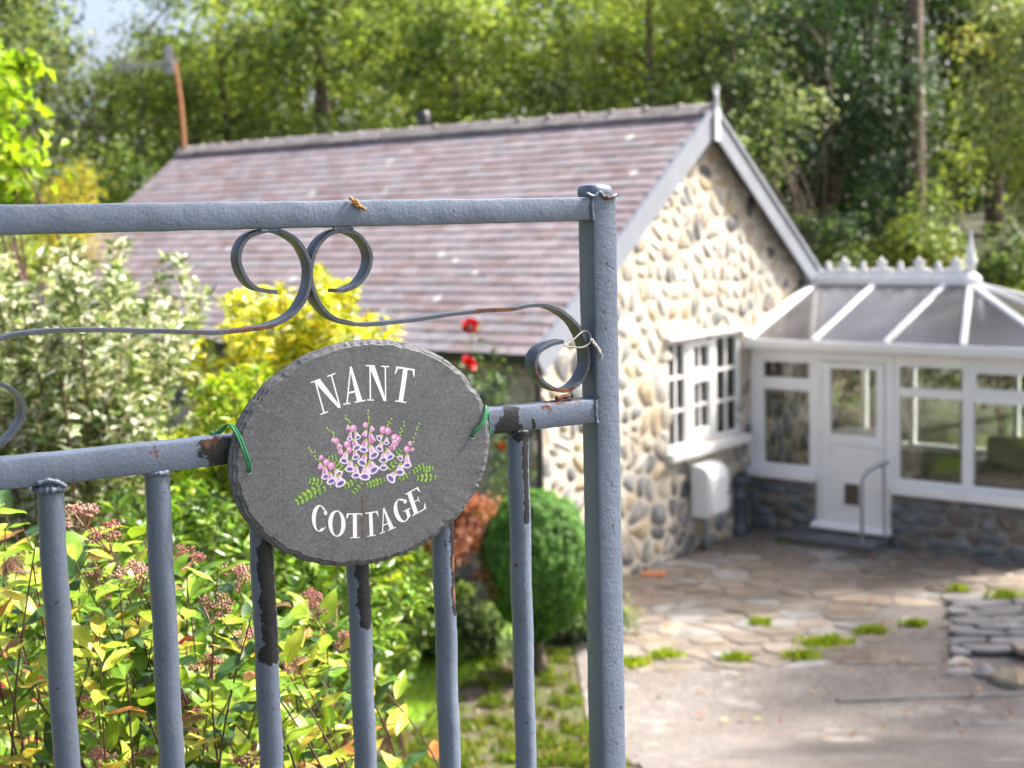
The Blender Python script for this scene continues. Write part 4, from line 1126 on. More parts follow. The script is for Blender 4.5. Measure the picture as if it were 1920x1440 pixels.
# ------------------------------------------------------------------ slate name plate
sign = empty('slate_sign', (GXO, GYO, EYE), math.pi / 2 - GYAW)
tag(sign, 'oval slate house sign reading NANT COTTAGE with painted foxgloves', 'sign')
SCX, SCZ, SRX, SRZ, STL = -0.3475, -0.2672, 0.1745, 0.1375, R(2.0)
SF, SBK = -0.0135, -0.0022           # front and back faces
def ell(a, k, dx=0.0):
    x, z = SRX * k * math.cos(a), SRZ * k * math.sin(a)
    return SCX + x * math.cos(STL) - z * math.sin(STL), SCZ + x * math.sin(STL) + z * math.cos(STL)
m_ = MB(); N = 240
rings = []
def rim(a, s_, amp): return amp * noise.noise((math.cos(a) * s_, math.sin(a) * s_, s_))
for k, dep, amp in ((0.0, SF, 0), (0.5, SF, 0), (0.90, SF, .004), (0.952, SF, .014), (0.962, SF + .0016, .018), (0.978, SF + .0026, .020), (0.984, SF + .0046, .016), (1.0, SF + .0058, .014), (1.002, SBK - .001, .010), (0.985, SBK, .008)):
    ring = []
    for i in range(N):
        a = 2 * math.pi * i / N
        kk = k + (rim(a, 9, amp) + rim(a, 26, amp * .8) + rim(a, 60, amp * .5)) * (1 if k > .6 else 0)
        if k > .95: kk = min(kk, 1.004)
        x, z = ell(a, kk); d = dep + (0.0016 * noise.noise((math.cos(a) * 42, math.sin(a) * 42, k * 40)) if 0.95 < k < 1.01 else 0)
        ring.append((x, d, z))
    rings.append(ring)
for ring in rings[1:]: m_.v.extend(ring)
c0 = len(m_.v); m_.v.append((SCX, SF, SCZ)); cb_ = len(m_.v); m_.v.append((SCX, SBK, SCZ))
nr = len(rings) - 1
def addf(f): m_.f.append(f); m_.m.append(0); m_.col.append((1, 1, 1))
for r_ in range(nr - 1):
    for i in range(N):
        j = (i + 1) % N; addf((r_ * N + i, r_ * N + j, (r_ + 1) * N + j, (r_ + 1) * N + i))
for i in range(N):
    j = (i + 1) % N; addf((c0, j, i)); addf((cb_, (nr - 1) * N + i, (nr - 1) * N + j))
spots(m_, 'rust', [])
plate = m_.build('plate', MAT['sign_slate'], sign, angle=12)
st_ = MB(); st_.add(prism([(-0.3578, -0.3183), (-0.3542, -0.3175), (-0.3550, -0.3548), (-0.3585, -0.3709), (-0.3592, -0.3543)], lambda a, b, d: (a, d, b), SF - .0001, SF - .00025)); st_.build('rust_stain', m_plain('faint_rust_stain', (0.125, 0.10, 0.08), 0.7, 0.3, 150, 0), sign, smooth=False)

# lettering: serif capitals as raised paint
def ring_poly(c, ro, ri, a0, a1, n=22):
    """list of quads of a contrast ring (outer / inner ellipse)"""
    out = []
    for i in range(n):
        a = R(a0 + (a1 - a0) * i / n); b = R(a0 + (a1 - a0) * (i + 1) / n)
        out.append([(c[0] + ro[0] * math.cos(a), c[1] + ro[1] * math.sin(a)), (c[0] + ro[0] * math.cos(b), c[1] + ro[1] * math.sin(b)), (c[0] + ri[0] * math.cos(b), c[1] + ri[1] * math.sin(b)), (c[0] + ri[0] * math.cos(a), c[1] + ri[1] * math.sin(a))])
    return out
def disc(c, r_, n=12): return [[(c[0] + r_[0] * math.cos(2 * math.pi * k / n), c[1] + r_[1] * math.sin(2 * math.pi * k / n)) for k in range(n)]]
GLY = {
 'N': [[(.10, 0), (.165, 0), (.165, 1), (.10, 1)], [(-.04, 0), (.31, 0), (.31, .035), (-.04, .035)], [(-.08, .965), (.2, .965), (.2, 1), (-.08, 1)], [(.06, 1), (.36, 1), (.93, 0), (.80, 0)], [(.865, 0), (.93, 0), (.93, 1), (.865, 1)], [(.70, .965), (1.09, .965), (1.09, 1), (.70, 1)]],
 'A': [[(.12, 0), (.19, 0), (.50, .93), (.46, 1)], [(.44, 1), (.54, 1), (.93, 0), (.66, 0)], [(.25, .28), (.74, .28), (.72, .33), (.27, .33)], [(-.02, 0), (.33, 0), (.33, .035), (-.02, .035)], [(.53, 0), (1.06, 0), (1.06, .035), (.53, .035)]],
 'T': [[(.38, 0), (.64, 0), (.64, 1), (.38, 1)], [(-.02, .95), (1.04, .95), (1.04, 1), (-.02, 1)], [(-.02, .96), (.12, .96), (.0, .78), (-.05, .78)], [(1.04, .96), (.90, .96), (1.02, .78), (1.07, .78)], [(.2, 0), (.82, 0), (.82, .035), (.2, .035)]],
 'O': ring_poly((.5, .5), (.53, .52), (.27, .475), 0, 360, 36),
 'C': ring_poly((.52, .5), (.54, .52), (.26, .475), 52, 318, 28) + disc((.87, .80), (.13, .095)) + [[(.80, .13), (.86, .11), (1.0, .24), (.97, .26)]],
 'G': ring_poly((.5, .5), (.54, .52), (.26, .475), 50, 300, 28) + disc((.86, .80), (.12, .09)) + [[(.70, .04), (.94, .10), (.94, .44), (.70, .44)], [(.55, .41), (1.08, .41), (1.08, .445), (.55, .445)]],
 'E': [[(.12, 0), (.40, 0), (.40, 1), (.12, 1)], [(-.02, 0), (.98, 0), (.98, .045), (-.02, .045)], [(-.02, .955), (.92, .955), (.92, 1), (-.02, 1)], [(.40, .49), (.70, .49), (.70, .53), (.40, .53)], [(.68, .38), (.73, .38), (.73, .64), (.68, .64)], [(.98, 0), (.84, .04), (.99, .25), (1.03, .25)], [(.92, 1), (.78, .96), (.92, .77), (.96, .77)]],
}
LET = [('N', (-0.4069, -0.2146), (0.0274, 0.0073), (-0.0101, 0.0404)),
       ('A', (-0.3776, -0.2055), (0.0271, 0.0022), (-0.0023, 0.0441)),
       ('N', (-0.3457, -0.2029), (0.0267, -0.0031), (0.0012, 0.0430)),
       ('T', (-0.3135, -0.2061), (0.0240, -0.0053), (0.0084, 0.0418)),
       ('C', (-0.4265, -0.3490), (0.0180, -0.0085), (0.0048, 0.0299)),
       ('O', (-0.4046, -0.3597), (0.0212, -0.0064), (0.0027, 0.0303)),
       ('T', (-0.3799, -0.3675), (0.0203, -0.0023), (0.0012, 0.0304)),
       ('T', (-0.3568, -0.3693), (0.0188, 0.0000), (-0.0002, 0.0299)),
       ('A', (-0.3356, -0.3683), (0.0207, 0.0048), (-0.0041, 0.0293)),
       ('G', (-0.3104, -0.3601), (0.0195, 0.0064), (-0.0082, 0.0281)),
       ('E', (-0.2898, -0.3519), (0.0192, 0.0072), (-0.0093, 0.0291))]
for ch, b0, b1, u in LET:
    m_ = MB()
    for k, pl in enumerate(GLY[ch]):
        P_ = [(b0[0] + x * b1[0] + y * u[0], b0[1] + x * b1[1] + y * u[1]) for x, y in pl]
        ar = sum(P_[i][0] * P_[(i + 1) % len(P_)][1] - P_[(i + 1) % len(P_)][0] * P_[i][1] for i in range(len(P_)))
        if ar < 0: P_ = P_[::-1]
        dd = SF - .00010 - .00001 * k
        m_.add(([(a, dd, b) for a, b in P_], [tuple(range(len(P_)))]))
    m_.build('letter', MAT['white_paint'], sign, smooth=False)

# painted foxgloves
PINK, MAG, LIL, WHT, PUR, GRN, LIM, DKG = (0.62, 0.27, 0.50), (0.60, 0.13, 0.42), (0.72, 0.60, 0.76), (0.84, 0.80, 0.86), (0.16, 0.10, 0.42), (0.16, 0.33, 0.05), (0.38, 0.50, 0.06), (0.03, 0.11, 0.04)
FL = [([(-0.4252, -0.2526), (-0.4232, -0.2558), (-0.4212, -0.2585), (-0.4175, -0.2584), (-0.4182, -0.2633), (-0.4162, -0.2670), (-0.4125, -0.2684)], [((-0.4092, -0.2657), (-0.4092, -0.2657), 0.00342, 0), ((-0.4111, -0.2721), (-0.4108, -0.2786), 0.00383, 0), ((-0.4030, -0.2724), (-0.4030, -0.2724), 0.00493, 0), ((-0.4054, -0.2777), (-0.4048, -0.2893), 0.00575, 1), ((-0.3967, -0.2772), (-0.3967, -0.2772), 0.00493, 0), ((-0.3915, -0.2823), (-0.3880, -0.2887), 0.00616, 1), ((-0.3993, -0.2859), (-0.3975, -0.2957), 0.00629, 1), ((-0.3886, -0.2902), (-0.3857, -0.2996), 0.00712, 1)]),
      ([(-0.4007, -0.2316), (-0.3976, -0.2344), (-0.3939, -0.2367), (-0.3921, -0.2389), (-0.3925, -0.2424)], [((-0.3927, -0.2464), (-0.3927, -0.2464), 0.00328, 0), ((-0.3890, -0.2478), (-0.3890, -0.2478), 0.00410, 0), ((-0.3869, -0.2515), (-0.3848, -0.2568), 0.00438, 0), ((-0.3829, -0.2585), (-0.3847, -0.2633), 0.00410, 0), ((-0.3750, -0.2532), (-0.3750, -0.2532), 0.00479, 0), ((-0.3725, -0.2603), (-0.3725, -0.2603), 0.00410, 0), ((-0.3765, -0.2627), (-0.3800, -0.2729), 0.00602, 1)]),
      ([(-0.3757, -0.2189), (-0.3759, -0.2224), (-0.3732, -0.2241), (-0.3706, -0.2269)], [((-0.3729, -0.2302), (-0.3731, -0.2352), 0.00301, 0), ((-0.3660, -0.2349), (-0.3660, -0.2349), 0.00493, 0), ((-0.3700, -0.2391), (-0.3714, -0.2470), 0.00383, 1), ((-0.3634, -0.2397), (-0.3609, -0.2465), 0.00452, 1), ((-0.3660, -0.2491), (-0.3625, -0.2591), 0.00602, 1), ((-0.3655, -0.2628), (-0.3644, -0.2702), 0.00520, 1), ((-0.3709, -0.2744), (-0.3730, -0.2838), 0.00629, 1), ((-0.3645, -0.2807), (-0.3650, -0.2924), 0.00602, 1)]),
      ([(-0.3458, -0.2155), (-0.3465, -0.2195), (-0.3455, -0.2232), (-0.3456, -0.2262), (-0.3458, -0.2302)], [((-0.3498, -0.2324), (-0.3498, -0.2324), 0.00383, 0), ((-0.3421, -0.2347), (-0.3409, -0.2399), 0.00383, 0), ((-0.3490, -0.2391), (-0.3520, -0.2449), 0.00410, 0), ((-0.3441, -0.2431), (-0.3415, -0.2536), 0.00547, 0), ((-0.3500, -0.2507), (-0.3538, -0.2620), 0.00602, 1), ((-0.3447, -0.2584), (-0.3401, -0.2704), 0.00684, 1), ((-0.3513, -0.2689), (-0.3561, -0.2779), 0.00684, 1), ((-0.3455, -0.2777), (-0.3409, -0.2884), 0.00739, 1), ((-0.3507, -0.2822), (-0.3535, -0.2952), 0.00766, 1)]),
      ([(-0.3148, -0.2285), (-0.3194, -0.2312), (-0.3167, -0.2335), (-0.3201, -0.2347), (-0.3208, -0.2372)], [((-0.3266, -0.2402), (-0.3266, -0.2402), 0.00493, 0), ((-0.3199, -0.2424), (-0.3199, -0.2424), 0.00465, 0), ((-0.3279, -0.2468), (-0.3326, -0.2504), 0.00452, 1), ((-0.3219, -0.2504), (-0.3227, -0.2568), 0.00410, 1), ((-0.3289, -0.2559), (-0.3325, -0.2632), 0.00547, 1), ((-0.3265, -0.2684), (-0.3275, -0.2776), 0.00602, 1), ((-0.3219, -0.2648), (-0.3183, -0.2750), 0.00575, 1), ((-0.3271, -0.2817), (-0.3278, -0.2871), 0.00575, 1)]),
      ([(-0.2978, -0.2337), (-0.2980, -0.2384), (-0.3021, -0.2411), (-0.3005, -0.2448), (-0.3040, -0.2460), (-0.3036, -0.2497)], [((-0.3111, -0.2520), (-0.3111, -0.2520), 0.00547, 0), ((-0.3060, -0.2538), (-0.3060, -0.2538), 0.00383, 0), ((-0.3108, -0.2582), (-0.3108, -0.2582), 0.00520, 0), ((-0.3125, -0.2591), (-0.3156, -0.2644), 0.00493, 0)]),
      ([(-0.2772, -0.2377), (-0.2791, -0.2417), (-0.2809, -0.2446), (-0.2823, -0.2497), (-0.2859, -0.2545), (-0.2855, -0.2598)], [((-0.2902, -0.2608), (-0.2902, -0.2608), 0.00342, 0), ((-0.2875, -0.2668), (-0.2874, -0.2694), 0.00383, 0), ((-0.2951, -0.2676), (-0.2951, -0.2676), 0.00452, 0), ((-0.2948, -0.2749), (-0.2953, -0.2878), 0.00602, 1), ((-0.3017, -0.2747), (-0.3047, -0.2780), 0.00452, 1), ((-0.3044, -0.2853), (-0.3059, -0.2952), 0.00684, 1), ((-0.3116, -0.2948), (-0.3185, -0.3016), 0.00712, 1)])]
LVS = [((-0.4440, -0.3162), (-0.4107, -0.2992), 0.00608, 6), ((-0.4295, -0.3120), (-0.3955, -0.3000), 0.00405, 5), ((-0.4264, -0.2914), (-0.4073, -0.2966), 0.00456, 4), ((-0.4007, -0.2682), (-0.3876, -0.2666), 0.00355, 3), ((-0.3921, -0.2711), (-0.3791, -0.2867), 0.00405, 4), ((-0.3815, -0.3052), (-0.3635, -0.2966), 0.00405, 4), ((-0.3698, -0.3142), (-0.3559, -0.3005), 0.00355, 4), ((-0.3517, -0.3062), (-0.3244, -0.3011), 0.00456, 6), ((-0.3031, -0.2673), (-0.3132, -0.2766), 0.00355, 3), ((-0.3100, -0.2810), (-0.3229, -0.2910), 0.00405, 3), ((-0.3074, -0.3041), (-0.2898, -0.2968), 0.00355, 4), ((-0.2875, -0.2970), (-0.2709, -0.2884), 0.00405, 4), ((-0.2831, -0.3048), (-0.2527, -0.3073), 0.00507, 5), ((-0.2735, -0.2955), (-0.2570, -0.2952), 0.00405, 4)]
class Paint:
    def __init__(s): s.m = MB(); s.k = 0
    def poly(s, pts, col):
        ar = sum(pts[i][0] * pts[(i + 1) % len(pts)][1] - pts[(i + 1) % len(pts)][0] * pts[i][1] for i in range(len(pts)))
        if ar < 0: pts = pts[::-1]
        d = SF - .00008 - .0000015 * s.k; s.k += 1
        s.m.add(([(a, d, b) for a, b in pts], [tuple(range(len(pts)))]), 0, col)
    def blob(s, c, rx, rz, col, ang=0.0, n=10):
        s.poly([(c[0] + rx * math.cos(2 * math.pi * i / n) * math.cos(ang) - rz * math.sin(2 * math.pi * i / n) * math.sin(ang), c[1] + rx * math.cos(2 * math.pi * i / n) * math.sin(ang) + rz * math.sin(2 * math.pi * i / n) * math.cos(ang)) for i in range(n)], col)
PR = random.Random(12)
def mixc(a, b, t): return tuple(a[i] * (1 - t) + b[i] * t for i in range(3))
for (ax_, bx_, width, dens) in LVS:
    pt_ = Paint(); d = (bx_[0] - ax_[0], bx_[1] - ax_[1]); L_ = math.hypot(*d); t_ = (d[0] / L_, d[1] / L_); nrm = (-t_[1], t_[0])
    n = dens
    for i in range(n):
        u = (i + .5) / n; sp = width * (0.35 + 0.65 * math.sin(math.pi * min(1, u * .9 + .08)))
        c = (ax_[0] + d[0] * u, ax_[1] + d[1] * u)
        for sg in (-1, 1):
            e = (c[0] + nrm[0] * sp * sg - t_[0] * sp * .5, c[1] + nrm[1] * sp * sg - t_[1] * sp * .5)
            mid = ((c[0] + e[0]) / 2, (c[1] + e[1]) / 2); ang = math.atan2(e[1] - c[1], e[0] - c[0]); ln = math.hypot(e[0] - c[0], e[1] - c[1]) / 2
            pt_.blob(mid, ln * 1.5, ln * 1.1, DKG, ang); pt_.blob(mid, ln * 1.3, ln * .8, mixc(GRN, LIM, PR.random() * .7), ang)
            pt_.blob((mid[0] + .0002, mid[1] + .0003), ln * 1.0, ln * .10, mixc(LIM, WHT, .4), ang)
    pt_.m.build('painted_leaf', MAT['print'], sign, smooth=False, colors=True)
for stem in FL:
    pt_ = Paint(); buds, bells = stem
    pts = buds
    for i in range(len(pts) - 1):
        a, b = pts[i], pts[i + 1]; d = (b[0] - a[0], b[1] - a[1]); L_ = max(1e-6, math.hypot(*d)); nn = (-d[1] / L_ * .0005, d[0] / L_ * .0005)
        pt_.poly([(a[0] + nn[0], a[1] + nn[1]), (a[0] - nn[0], a[1] - nn[1]), (b[0] - nn[0], b[1] - nn[1]), (b[0] + nn[0], b[1] + nn[1])], DKG)
    for i, c in enumerate(buds):
        pt_.blob(c, .0013 + .0002 * i / len(buds), .0018, mixc(GRN, DKG, .3), PR.uniform(0, 3)); pt_.blob((c[0] + .0003, c[1] + .0003), .0009, .0013, mixc(LIM, WHT, PR.random() * .25), PR.uniform(0, 3))
    for (a, b, r_, mouth) in bells:
        d = (b[0] - a[0], b[1] - a[1]); L_ = math.hypot(*d)
        if L_ < .0012:
            pt_.blob(a, r_ * 1.0, r_ * .95, mixc(PINK, MAG, PR.random() * .5), PR.uniform(0, 3)); pt_.blob((a[0] - r_ * .2, a[1] + r_ * .3), r_ * .55, r_ * .45, mixc(PINK, WHT, .55), 0.5); continue
        t_ = (d[0] / L_, d[1] / L_); nn = (-t_[1], t_[0]); ang = math.atan2(nn[1], nn[0])
        def q(u, s_): return (a[0] + d[0] * u + nn[0] * r_ * s_, a[1] + d[1] * u + nn[1] * r_ * s_)
        colr = mixc(PINK, MAG if PR.random() < .3 else LIL, PR.random() * .6)
        pt_.poly([q(-.08, -.25), q(.2, -.5), q(.7, -.72), q(1.0, -1.0), q(1.12, 0), q(1.0, 1.0), q(.7, .72), q(.2, .5), q(-.08, .25)], mixc(colr, WHT, .6))
        pt_.poly([q(0.0, -.15), q(.25, -.38), q(.75, -.5), q(.95, -.7), q(.95, .45), q(.6, .3), q(.2, .2)], colr)
        pt_.poly([q(0.05, .05), q(.4, .12), q(.75, .2), q(.4, .3)], mixc(colr, WHT, .8))
        if mouth:
            pt_.blob(q(1.0, 0), r_ * 1.05, r_ * .62, WHT, ang); pt_.blob(q(1.0, 0), r_ * .74, r_ * .44, mixc(PUR, LIL, .35), ang); pt_.blob(q(.97, .05), r_ * .5, r_ * .28, PUR, ang)
            for _ in range(3): pt_.blob(q(1.0 + PR.uniform(-.04, .08), PR.uniform(-.5, .5)), r_ * .1, r_ * .08, (0.05, 0.02, 0.12), ang)
        else: pt_.blob(q(.95, -.1), r_ * .7, r_ * .45, mixc(colr, MAG, .5), ang)
        pt_.blob(q(-.06, 0), r_ * .32, r_ * .3, mixc(LIM, (0.5, 0.3, 0.05), PR.random() * .6), ang)
    pt_.m.build('painted_foxglove', MAT['print'], sign, smooth=False, colors=True)
for (a, b) in ((-0.5009, -0.2722), (-0.2013, -0.2608)):
    q = MB(); q.add(([(a + .0022 * math.cos(R(t)), SF - .0003, b + .0022 * math.sin(R(t))) for t in range(0, 360, 30)], [tuple(range(11, -1, -1))])); q.build('drill_hole', MAT['black_pl'], sign, smooth=False)
    q = MB(); q.add(tube([(a + .0027 * math.cos(R(t)), SF - .0001, b - .0006 + .0027 * math.sin(R(t))) for t in range(190, 351, 20)], .0006, 5)); q.build('chipped_edge', m_plain('slate_chip', (0.3, 0.31, 0.31), 0.7), sign)

# green cord ties
def cord(paths, label):
    m_ = MB()
    for p in paths: m_.add(tube(catmull(p, 8), 0.00135, 7))
    o = m_.build('green_cord', MAT['cord'], loc=(GXO, GYO, EYE), rot=(0, 0, math.pi / 2 - GYAW)); tag(o, label, 'cord', 'cords tying the sign to the gate')
hl, hr_ = ((-0.5009, -0.2722)), ((-0.2013, -0.2608))
t1 = (-0.5177, -0.2185); t2 = (-0.1771, -0.2192); t3 = (-0.1694, -0.2530)
cord([[(hl[0], SF + .003, hl[1]), (hl[0] - .001, SF - .003, hl[1] + .004), ((hl[0] + t1[0]) / 2 + .002, SF - .005, (hl[1] + t1[1]) / 2 - .004), (t1[0] + .003, -.012, t1[1] - .006), (t1[0] - .003, -.004, t1[1] + .0015), (t1[0] - .012, .010, ZMID + .003), (t1[0] - .010, .031, ZMID + .001), (t1[0] - .008, .032, ZMID - .03)],
      [(hl[0] + .0005, SF + .002, hl[1]), (hl[0] + .0018, SF - .0035, hl[1] + .004), ((hl[0] + t1[0]) / 2 + .0048, SF - .0055, (hl[1] + t1[1]) / 2 - .004), (t1[0] + .006, -.012, t1[1] - .006), (t1[0], -.003, t1[1] + .0015), (t1[0] - .006, .012, ZMID + .003), (t1[0] - .006, .031, ZMID + .001), (t1[0] - .006, .032, ZMID - .03)]],
     'green cord looped from the sign hole over the rail at the left')
cord([[(hr_[0], SF + .003, hr_[1]), (hr_[0] + .001, SF - .003, hr_[1] + .004), ((hr_[0] + t2[0]) / 2 + .003, SF - .005, (hr_[1] + t2[1]) / 2 - .003), (t2[0] + .0005, -.010, t2[1] - .008), (t2[0] + .0005, -.002, ZMID + .002), (t2[0] + .001, .012, ZMID + .003), (t2[0] + .002, .031, ZMID), (t2[0] + .006, .033, ZMID - .02), (t3[0] - .001, .028, ZMID - RH - .004), (t3[0], .0, ZMID - RH - .004), (t3[0], -.003, ZMID - .024), (t2[0] + .006, -.003, ZMID - .006), (t2[0] + .003, .001, ZMID + .002), (t2[0] + .003, .02, ZMID + .002)],
      [(hr_[0] - .0005, SF + .002, hr_[1]), (hr_[0] - .001, SF - .0035, hr_[1] + .005), ((hr_[0] + t2[0]) / 2 + .0005, SF - .005, (hr_[1] + t2[1]) / 2 - .002), (t2[0] - .002, -.011, t2[1] - .006), (t2[0] - .001, -.002, ZMID + .0025), (t2[0], .015, ZMID + .0025)]],
     'green cord looped from the sign hole over the rail near the post')

# ------------------------------------------------------------------ foliage
def leaf_cloud(name, cen, nrm, size, col, mat, parent=None, aspect=0.5, rng=None, dirs=None, fold=0.25, colvar=0.18):
    """many small folded leaves as one mesh: 6 corners, 4 triangles each"""
    rng = rng or np.random.default_rng(1)
    n = len(cen)
    nrm = nrm / (np.linalg.norm(nrm, axis=1, keepdims=True) + 1e-9)
    t = rng.normal(size=(n, 3)) if dirs is None else dirs
    t = t - (t * nrm).sum(1, keepdims=True) * nrm
    t /= (np.linalg.norm(t, axis=1, keepdims=True) + 1e-9)
    b = np.cross(nrm, t)
    L_ = size[:, None]; Wd = L_ * aspect * 0.5
    base = cen - t * L_ * 0.5; tip = cen + t * L_ * 0.5 - nrm * L_ * 0.12
    m1 = cen - t * L_ * 0.12
    l = m1 + b * Wd + nrm * Wd * fold * 2; r_ = m1 - b * Wd + nrm * Wd * fold * 2
    V = np.stack([base, l, tip, r_], 1).reshape(-1, 3)
    i0 = (np.arange(n) * 4)[:, None]
    F_ = np.concatenate([i0 + [0, 2, 1], i0 + [0, 3, 2]], 1).reshape(-1, 3)
    nf = len(F_)
    me = bpy.data.meshes.new(name)
    me.vertices.add(len(V)); me.vertices.foreach_set('co', V.astype(np.float32).ravel())
    me.loops.add(nf * 3); me.loops.foreach_set('vertex_index', F_.astype(np.int32).ravel())
    me.polygons.add(nf); me.polygons.foreach_set('loop_start', np.arange(0, nf * 3, 3, dtype=np.int32))
    try: me.polygons.foreach_set('loop_total', np.full(nf, 3, np.int32))
    except Exception: pass
    c = col * (1 + rng.normal(size=(n, 1)) * colvar) * (1 + rng.normal(size=(n, 3)) * 0.05)
    c = np.clip(np.repeat(c, 2, 0), 0.003, 0.9)
    a = me.attributes.new('Col', 'FLOAT_COLOR', 'FACE')
    arr = np.ones((nf, 4), np.float32); arr[:, :3] = c; a.data.foreach_set('color', arr.ravel())
    me.materials.append(mat); me.update(calc_edges=True); me.validate()
    return link(name, me, parent)

def clumps(rng, c, r, k, shell=0.55):
    d = rng.normal(size=(k, 3)); d /= np.linalg.norm(d, axis=1, keepdims=True)
    rad = (shell + (1 - shell) * rng.random((k, 1))) * (0.8 + 0.35 * rng.random((k, 1)))
    return np.array(c) + d * rad * np.array(r)

def crown(name, parent, c, r, n, k, leaf, cols, seed, cr=0.30, mat='leaf', aspect=0.5, shell=0.5, upright=0.0, centres=None):
    """leaves gathered round k clump centres in an ellipsoid; cols = [(rgb, weight)]"""
    rng = np.random.default_rng(seed)
    C_ = clumps(rng, c, r, k, shell) if centres is None else np.array(centres)
    k = len(C_)
    w_ = rng.random(k) + 0.4; w_ /= w_.sum()
    idx = rng.choice(k, n, p=w_)
    rr_ = cr * np.mean(r) * (0.6 + 0.8 * rng.random(k))
    off = rng.normal(size=(n, 3)) * 0.55; off[:, 2] *= 0.7
    P_ = C_[idx] + off * rr_[idx][:, None]
    out = P_ - np.array(c); out /= (np.linalg.norm(out, axis=1, keepdims=True) + 1e-6)
    loc = off / (np.linalg.norm(off, axis=1, keepdims=True) + 1e-6)
    nr = out * 0.45 + loc * 0.35 + np.array([0, 0, 0.55]) + rng.normal(size=(n, 3)) * 0.45
    cc = np.array([x for x, _ in cols]); pw = np.array([x for _, x in cols], float); pw /= pw.sum()
    ck = rng.choice(len(cc), k, p=pw); ci = np.where(rng.random(n) < 0.7, ck[idx], rng.choice(len(cc), n, p=pw))
    col = cc[ci] * (0.82 + 0.36 * rng.random(k))[idx][:, None]
    dirs = rng.normal(size=(n, 3))
    if upright: dirs = dirs * (1 - upright) + np.array([0, 0, 1.0]) * upright * 2 + out * upright
    sz = leaf * (0.65 + 0.7 * rng.random(n))
    return leaf_cloud(name, P_, nr, sz, col, MAT[mat], parent, aspect, rng, dirs), C_

def limb(a, b, r0, r1, rng, bend=0.12, n=6):
    a = Vector(a); b = Vector(b); L_ = (b - a).length
    m1 = a.lerp(b, 0.4) + Vector(rng.normal(size=3) * L_ * bend) + Vector((0, 0, L_ * 0.1))
    P_ = catmull([a, m1, b], n)
    return tube(P_, [r0 + (r1 - r0) * i / (len(P_) - 1) for i in range(len(P_))], 7)

def tree(name, label, base, ztop, r, cz, n, k, leaf, cols, seed, trunk=0.16, bark='bark', lean=(0, 0), group='trees of the wood behind the cottage', cr=0.30, aspect=0.55, cat='tree', limbs=9, shell=0.45, off=(0, 0)):
    """base=(x,y) on the ground, crown centred at height cz with radii r"""
    x, y = base; z = gz(x, y)
    e = empty(name, (x, y, z)); tag(e, label, cat, group)
    rng = np.random.default_rng(seed)
    c = (lean[0] + off[0], lean[1] + off[1], cz - z)
    cro, CC = crown('crown', e, c, r, n, k, leaf, cols, seed + 1, cr, aspect=aspect, shell=shell)
    H = cz - z
    tp = [(0, 0, -0.15), (lean[0] * 0.3 + rng.normal() * .05, lean[1] * .3, H * 0.35), (lean[0] * 0.7 + rng.normal() * .08, lean[1] * .7, H * 0.75), (lean[0], lean[1], max(H + r[2] * 0.5, H * 1.05))]
    P_ = catmull(tp, 6)
    m_ = MB(); m_.add(tube(P_, [trunk * (1.15 - 0.85 * i / (len(P_) - 1)) for i in range(len(P_))], 10)); tr = m_.build('trunk', MAT[bark], e, angle=60)
    for i in range(min(limbs, len(CC))):
        q = CC[i]; hz = max(0.3 * H, min(q[2] - 0.3, H + r[2] * 0.3)); t = min(0.98, max(0.15, hz / P_[-1].z))
        s_ = P_[int(t * (len(P_) - 1))]
        m_ = MB(); m_.add(limb(s_, q, trunk * 0.38, 0.012, rng)); m_.build('limb', MAT[bark], tr, angle=60)
    return e

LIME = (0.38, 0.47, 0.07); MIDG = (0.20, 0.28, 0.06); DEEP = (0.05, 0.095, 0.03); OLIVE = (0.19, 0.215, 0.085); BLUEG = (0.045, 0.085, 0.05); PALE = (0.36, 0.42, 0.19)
T = tree
WOOD = 'trees of the wood behind the cottage'
T('birch_tree', 'grey-green birch with thin pale stem at the far left', (-8.6, 26.0), 9, (1.7, 1.2, 3.2), 5.6, 7000, 70, 0.11, [(OLIVE, 3), (MIDG, 2), (DEEP, 1)], 101, 0.10, 'bark_pale')
T('birch_tree', 'slender olive birch next to the roof aerial', (-6.9, 27.0), 9, (1.3, 1.1, 3.0), 5.5, 6000, 60, 0.11, [(OLIVE, 2), (MIDG, 3), (LIME, 1)], 103, 0.09, 'bark_pale', (0.2, 0))
T('ash_tree', 'light green ash behind the television aerial', (-5.4, 27.5), 9, (1.6, 1.2, 3.0), 6.0, 7500, 60, 0.13, [(MIDG, 3), (LIME, 3), (OLIVE, 1)], 105, 0.13)
T('oak_tree', 'leafy oak with a stout brown leaning trunk over the roof', (-2.9, 27.0), 9, (1.7, 1.3, 2.6), 6.6, 8000, 60, 0.12, [(MIDG, 4), (LIME, 2), (DEEP, 1)], 107, 0.24, 'bark', (-0.5, 0))
T('ash_tree', 'ash with a pale upright trunk above the roof ridge', (-0.95, 26.0), 9, (1.5, 1.1, 2.4), 6.7, 6500, 55, 0.12, [(MIDG, 4), (LIME, 3), (DEEP, 1)], 109, 0.14, 'bark_pale', (0.0, 0))
T('sycamore_tree', 'sycamore with glossy mid-green leaves right of the vent pipe', (0.7, 26.5), 9, (1.5, 1.2, 2.8), 5.9, 8000, 60, 0.12, [(MIDG, 4), (DEEP, 2), (LIME, 2)], 111, 0.13, 'bark_pale', (0.5, 0))
T('lime_tree', 'bright yellow-green lime tree behind the gable apex', (2.5, 25.0), 9, (1.45, 1.1, 2.2), 6.4, 9000, 60, 0.11, [(LIME, 4), (PALE, 2), (MIDG, 2)], 113, 0.14)
T('holly_tree', 'dense green tree standing just right of the gable finial', (3.9, 24.5), 9, (1.1, 1.0, 2.6), 5.6, 7000, 55, 0.10, [(MIDG, 2), (PALE, 1), (DEEP, 3)], 115, 0.12)
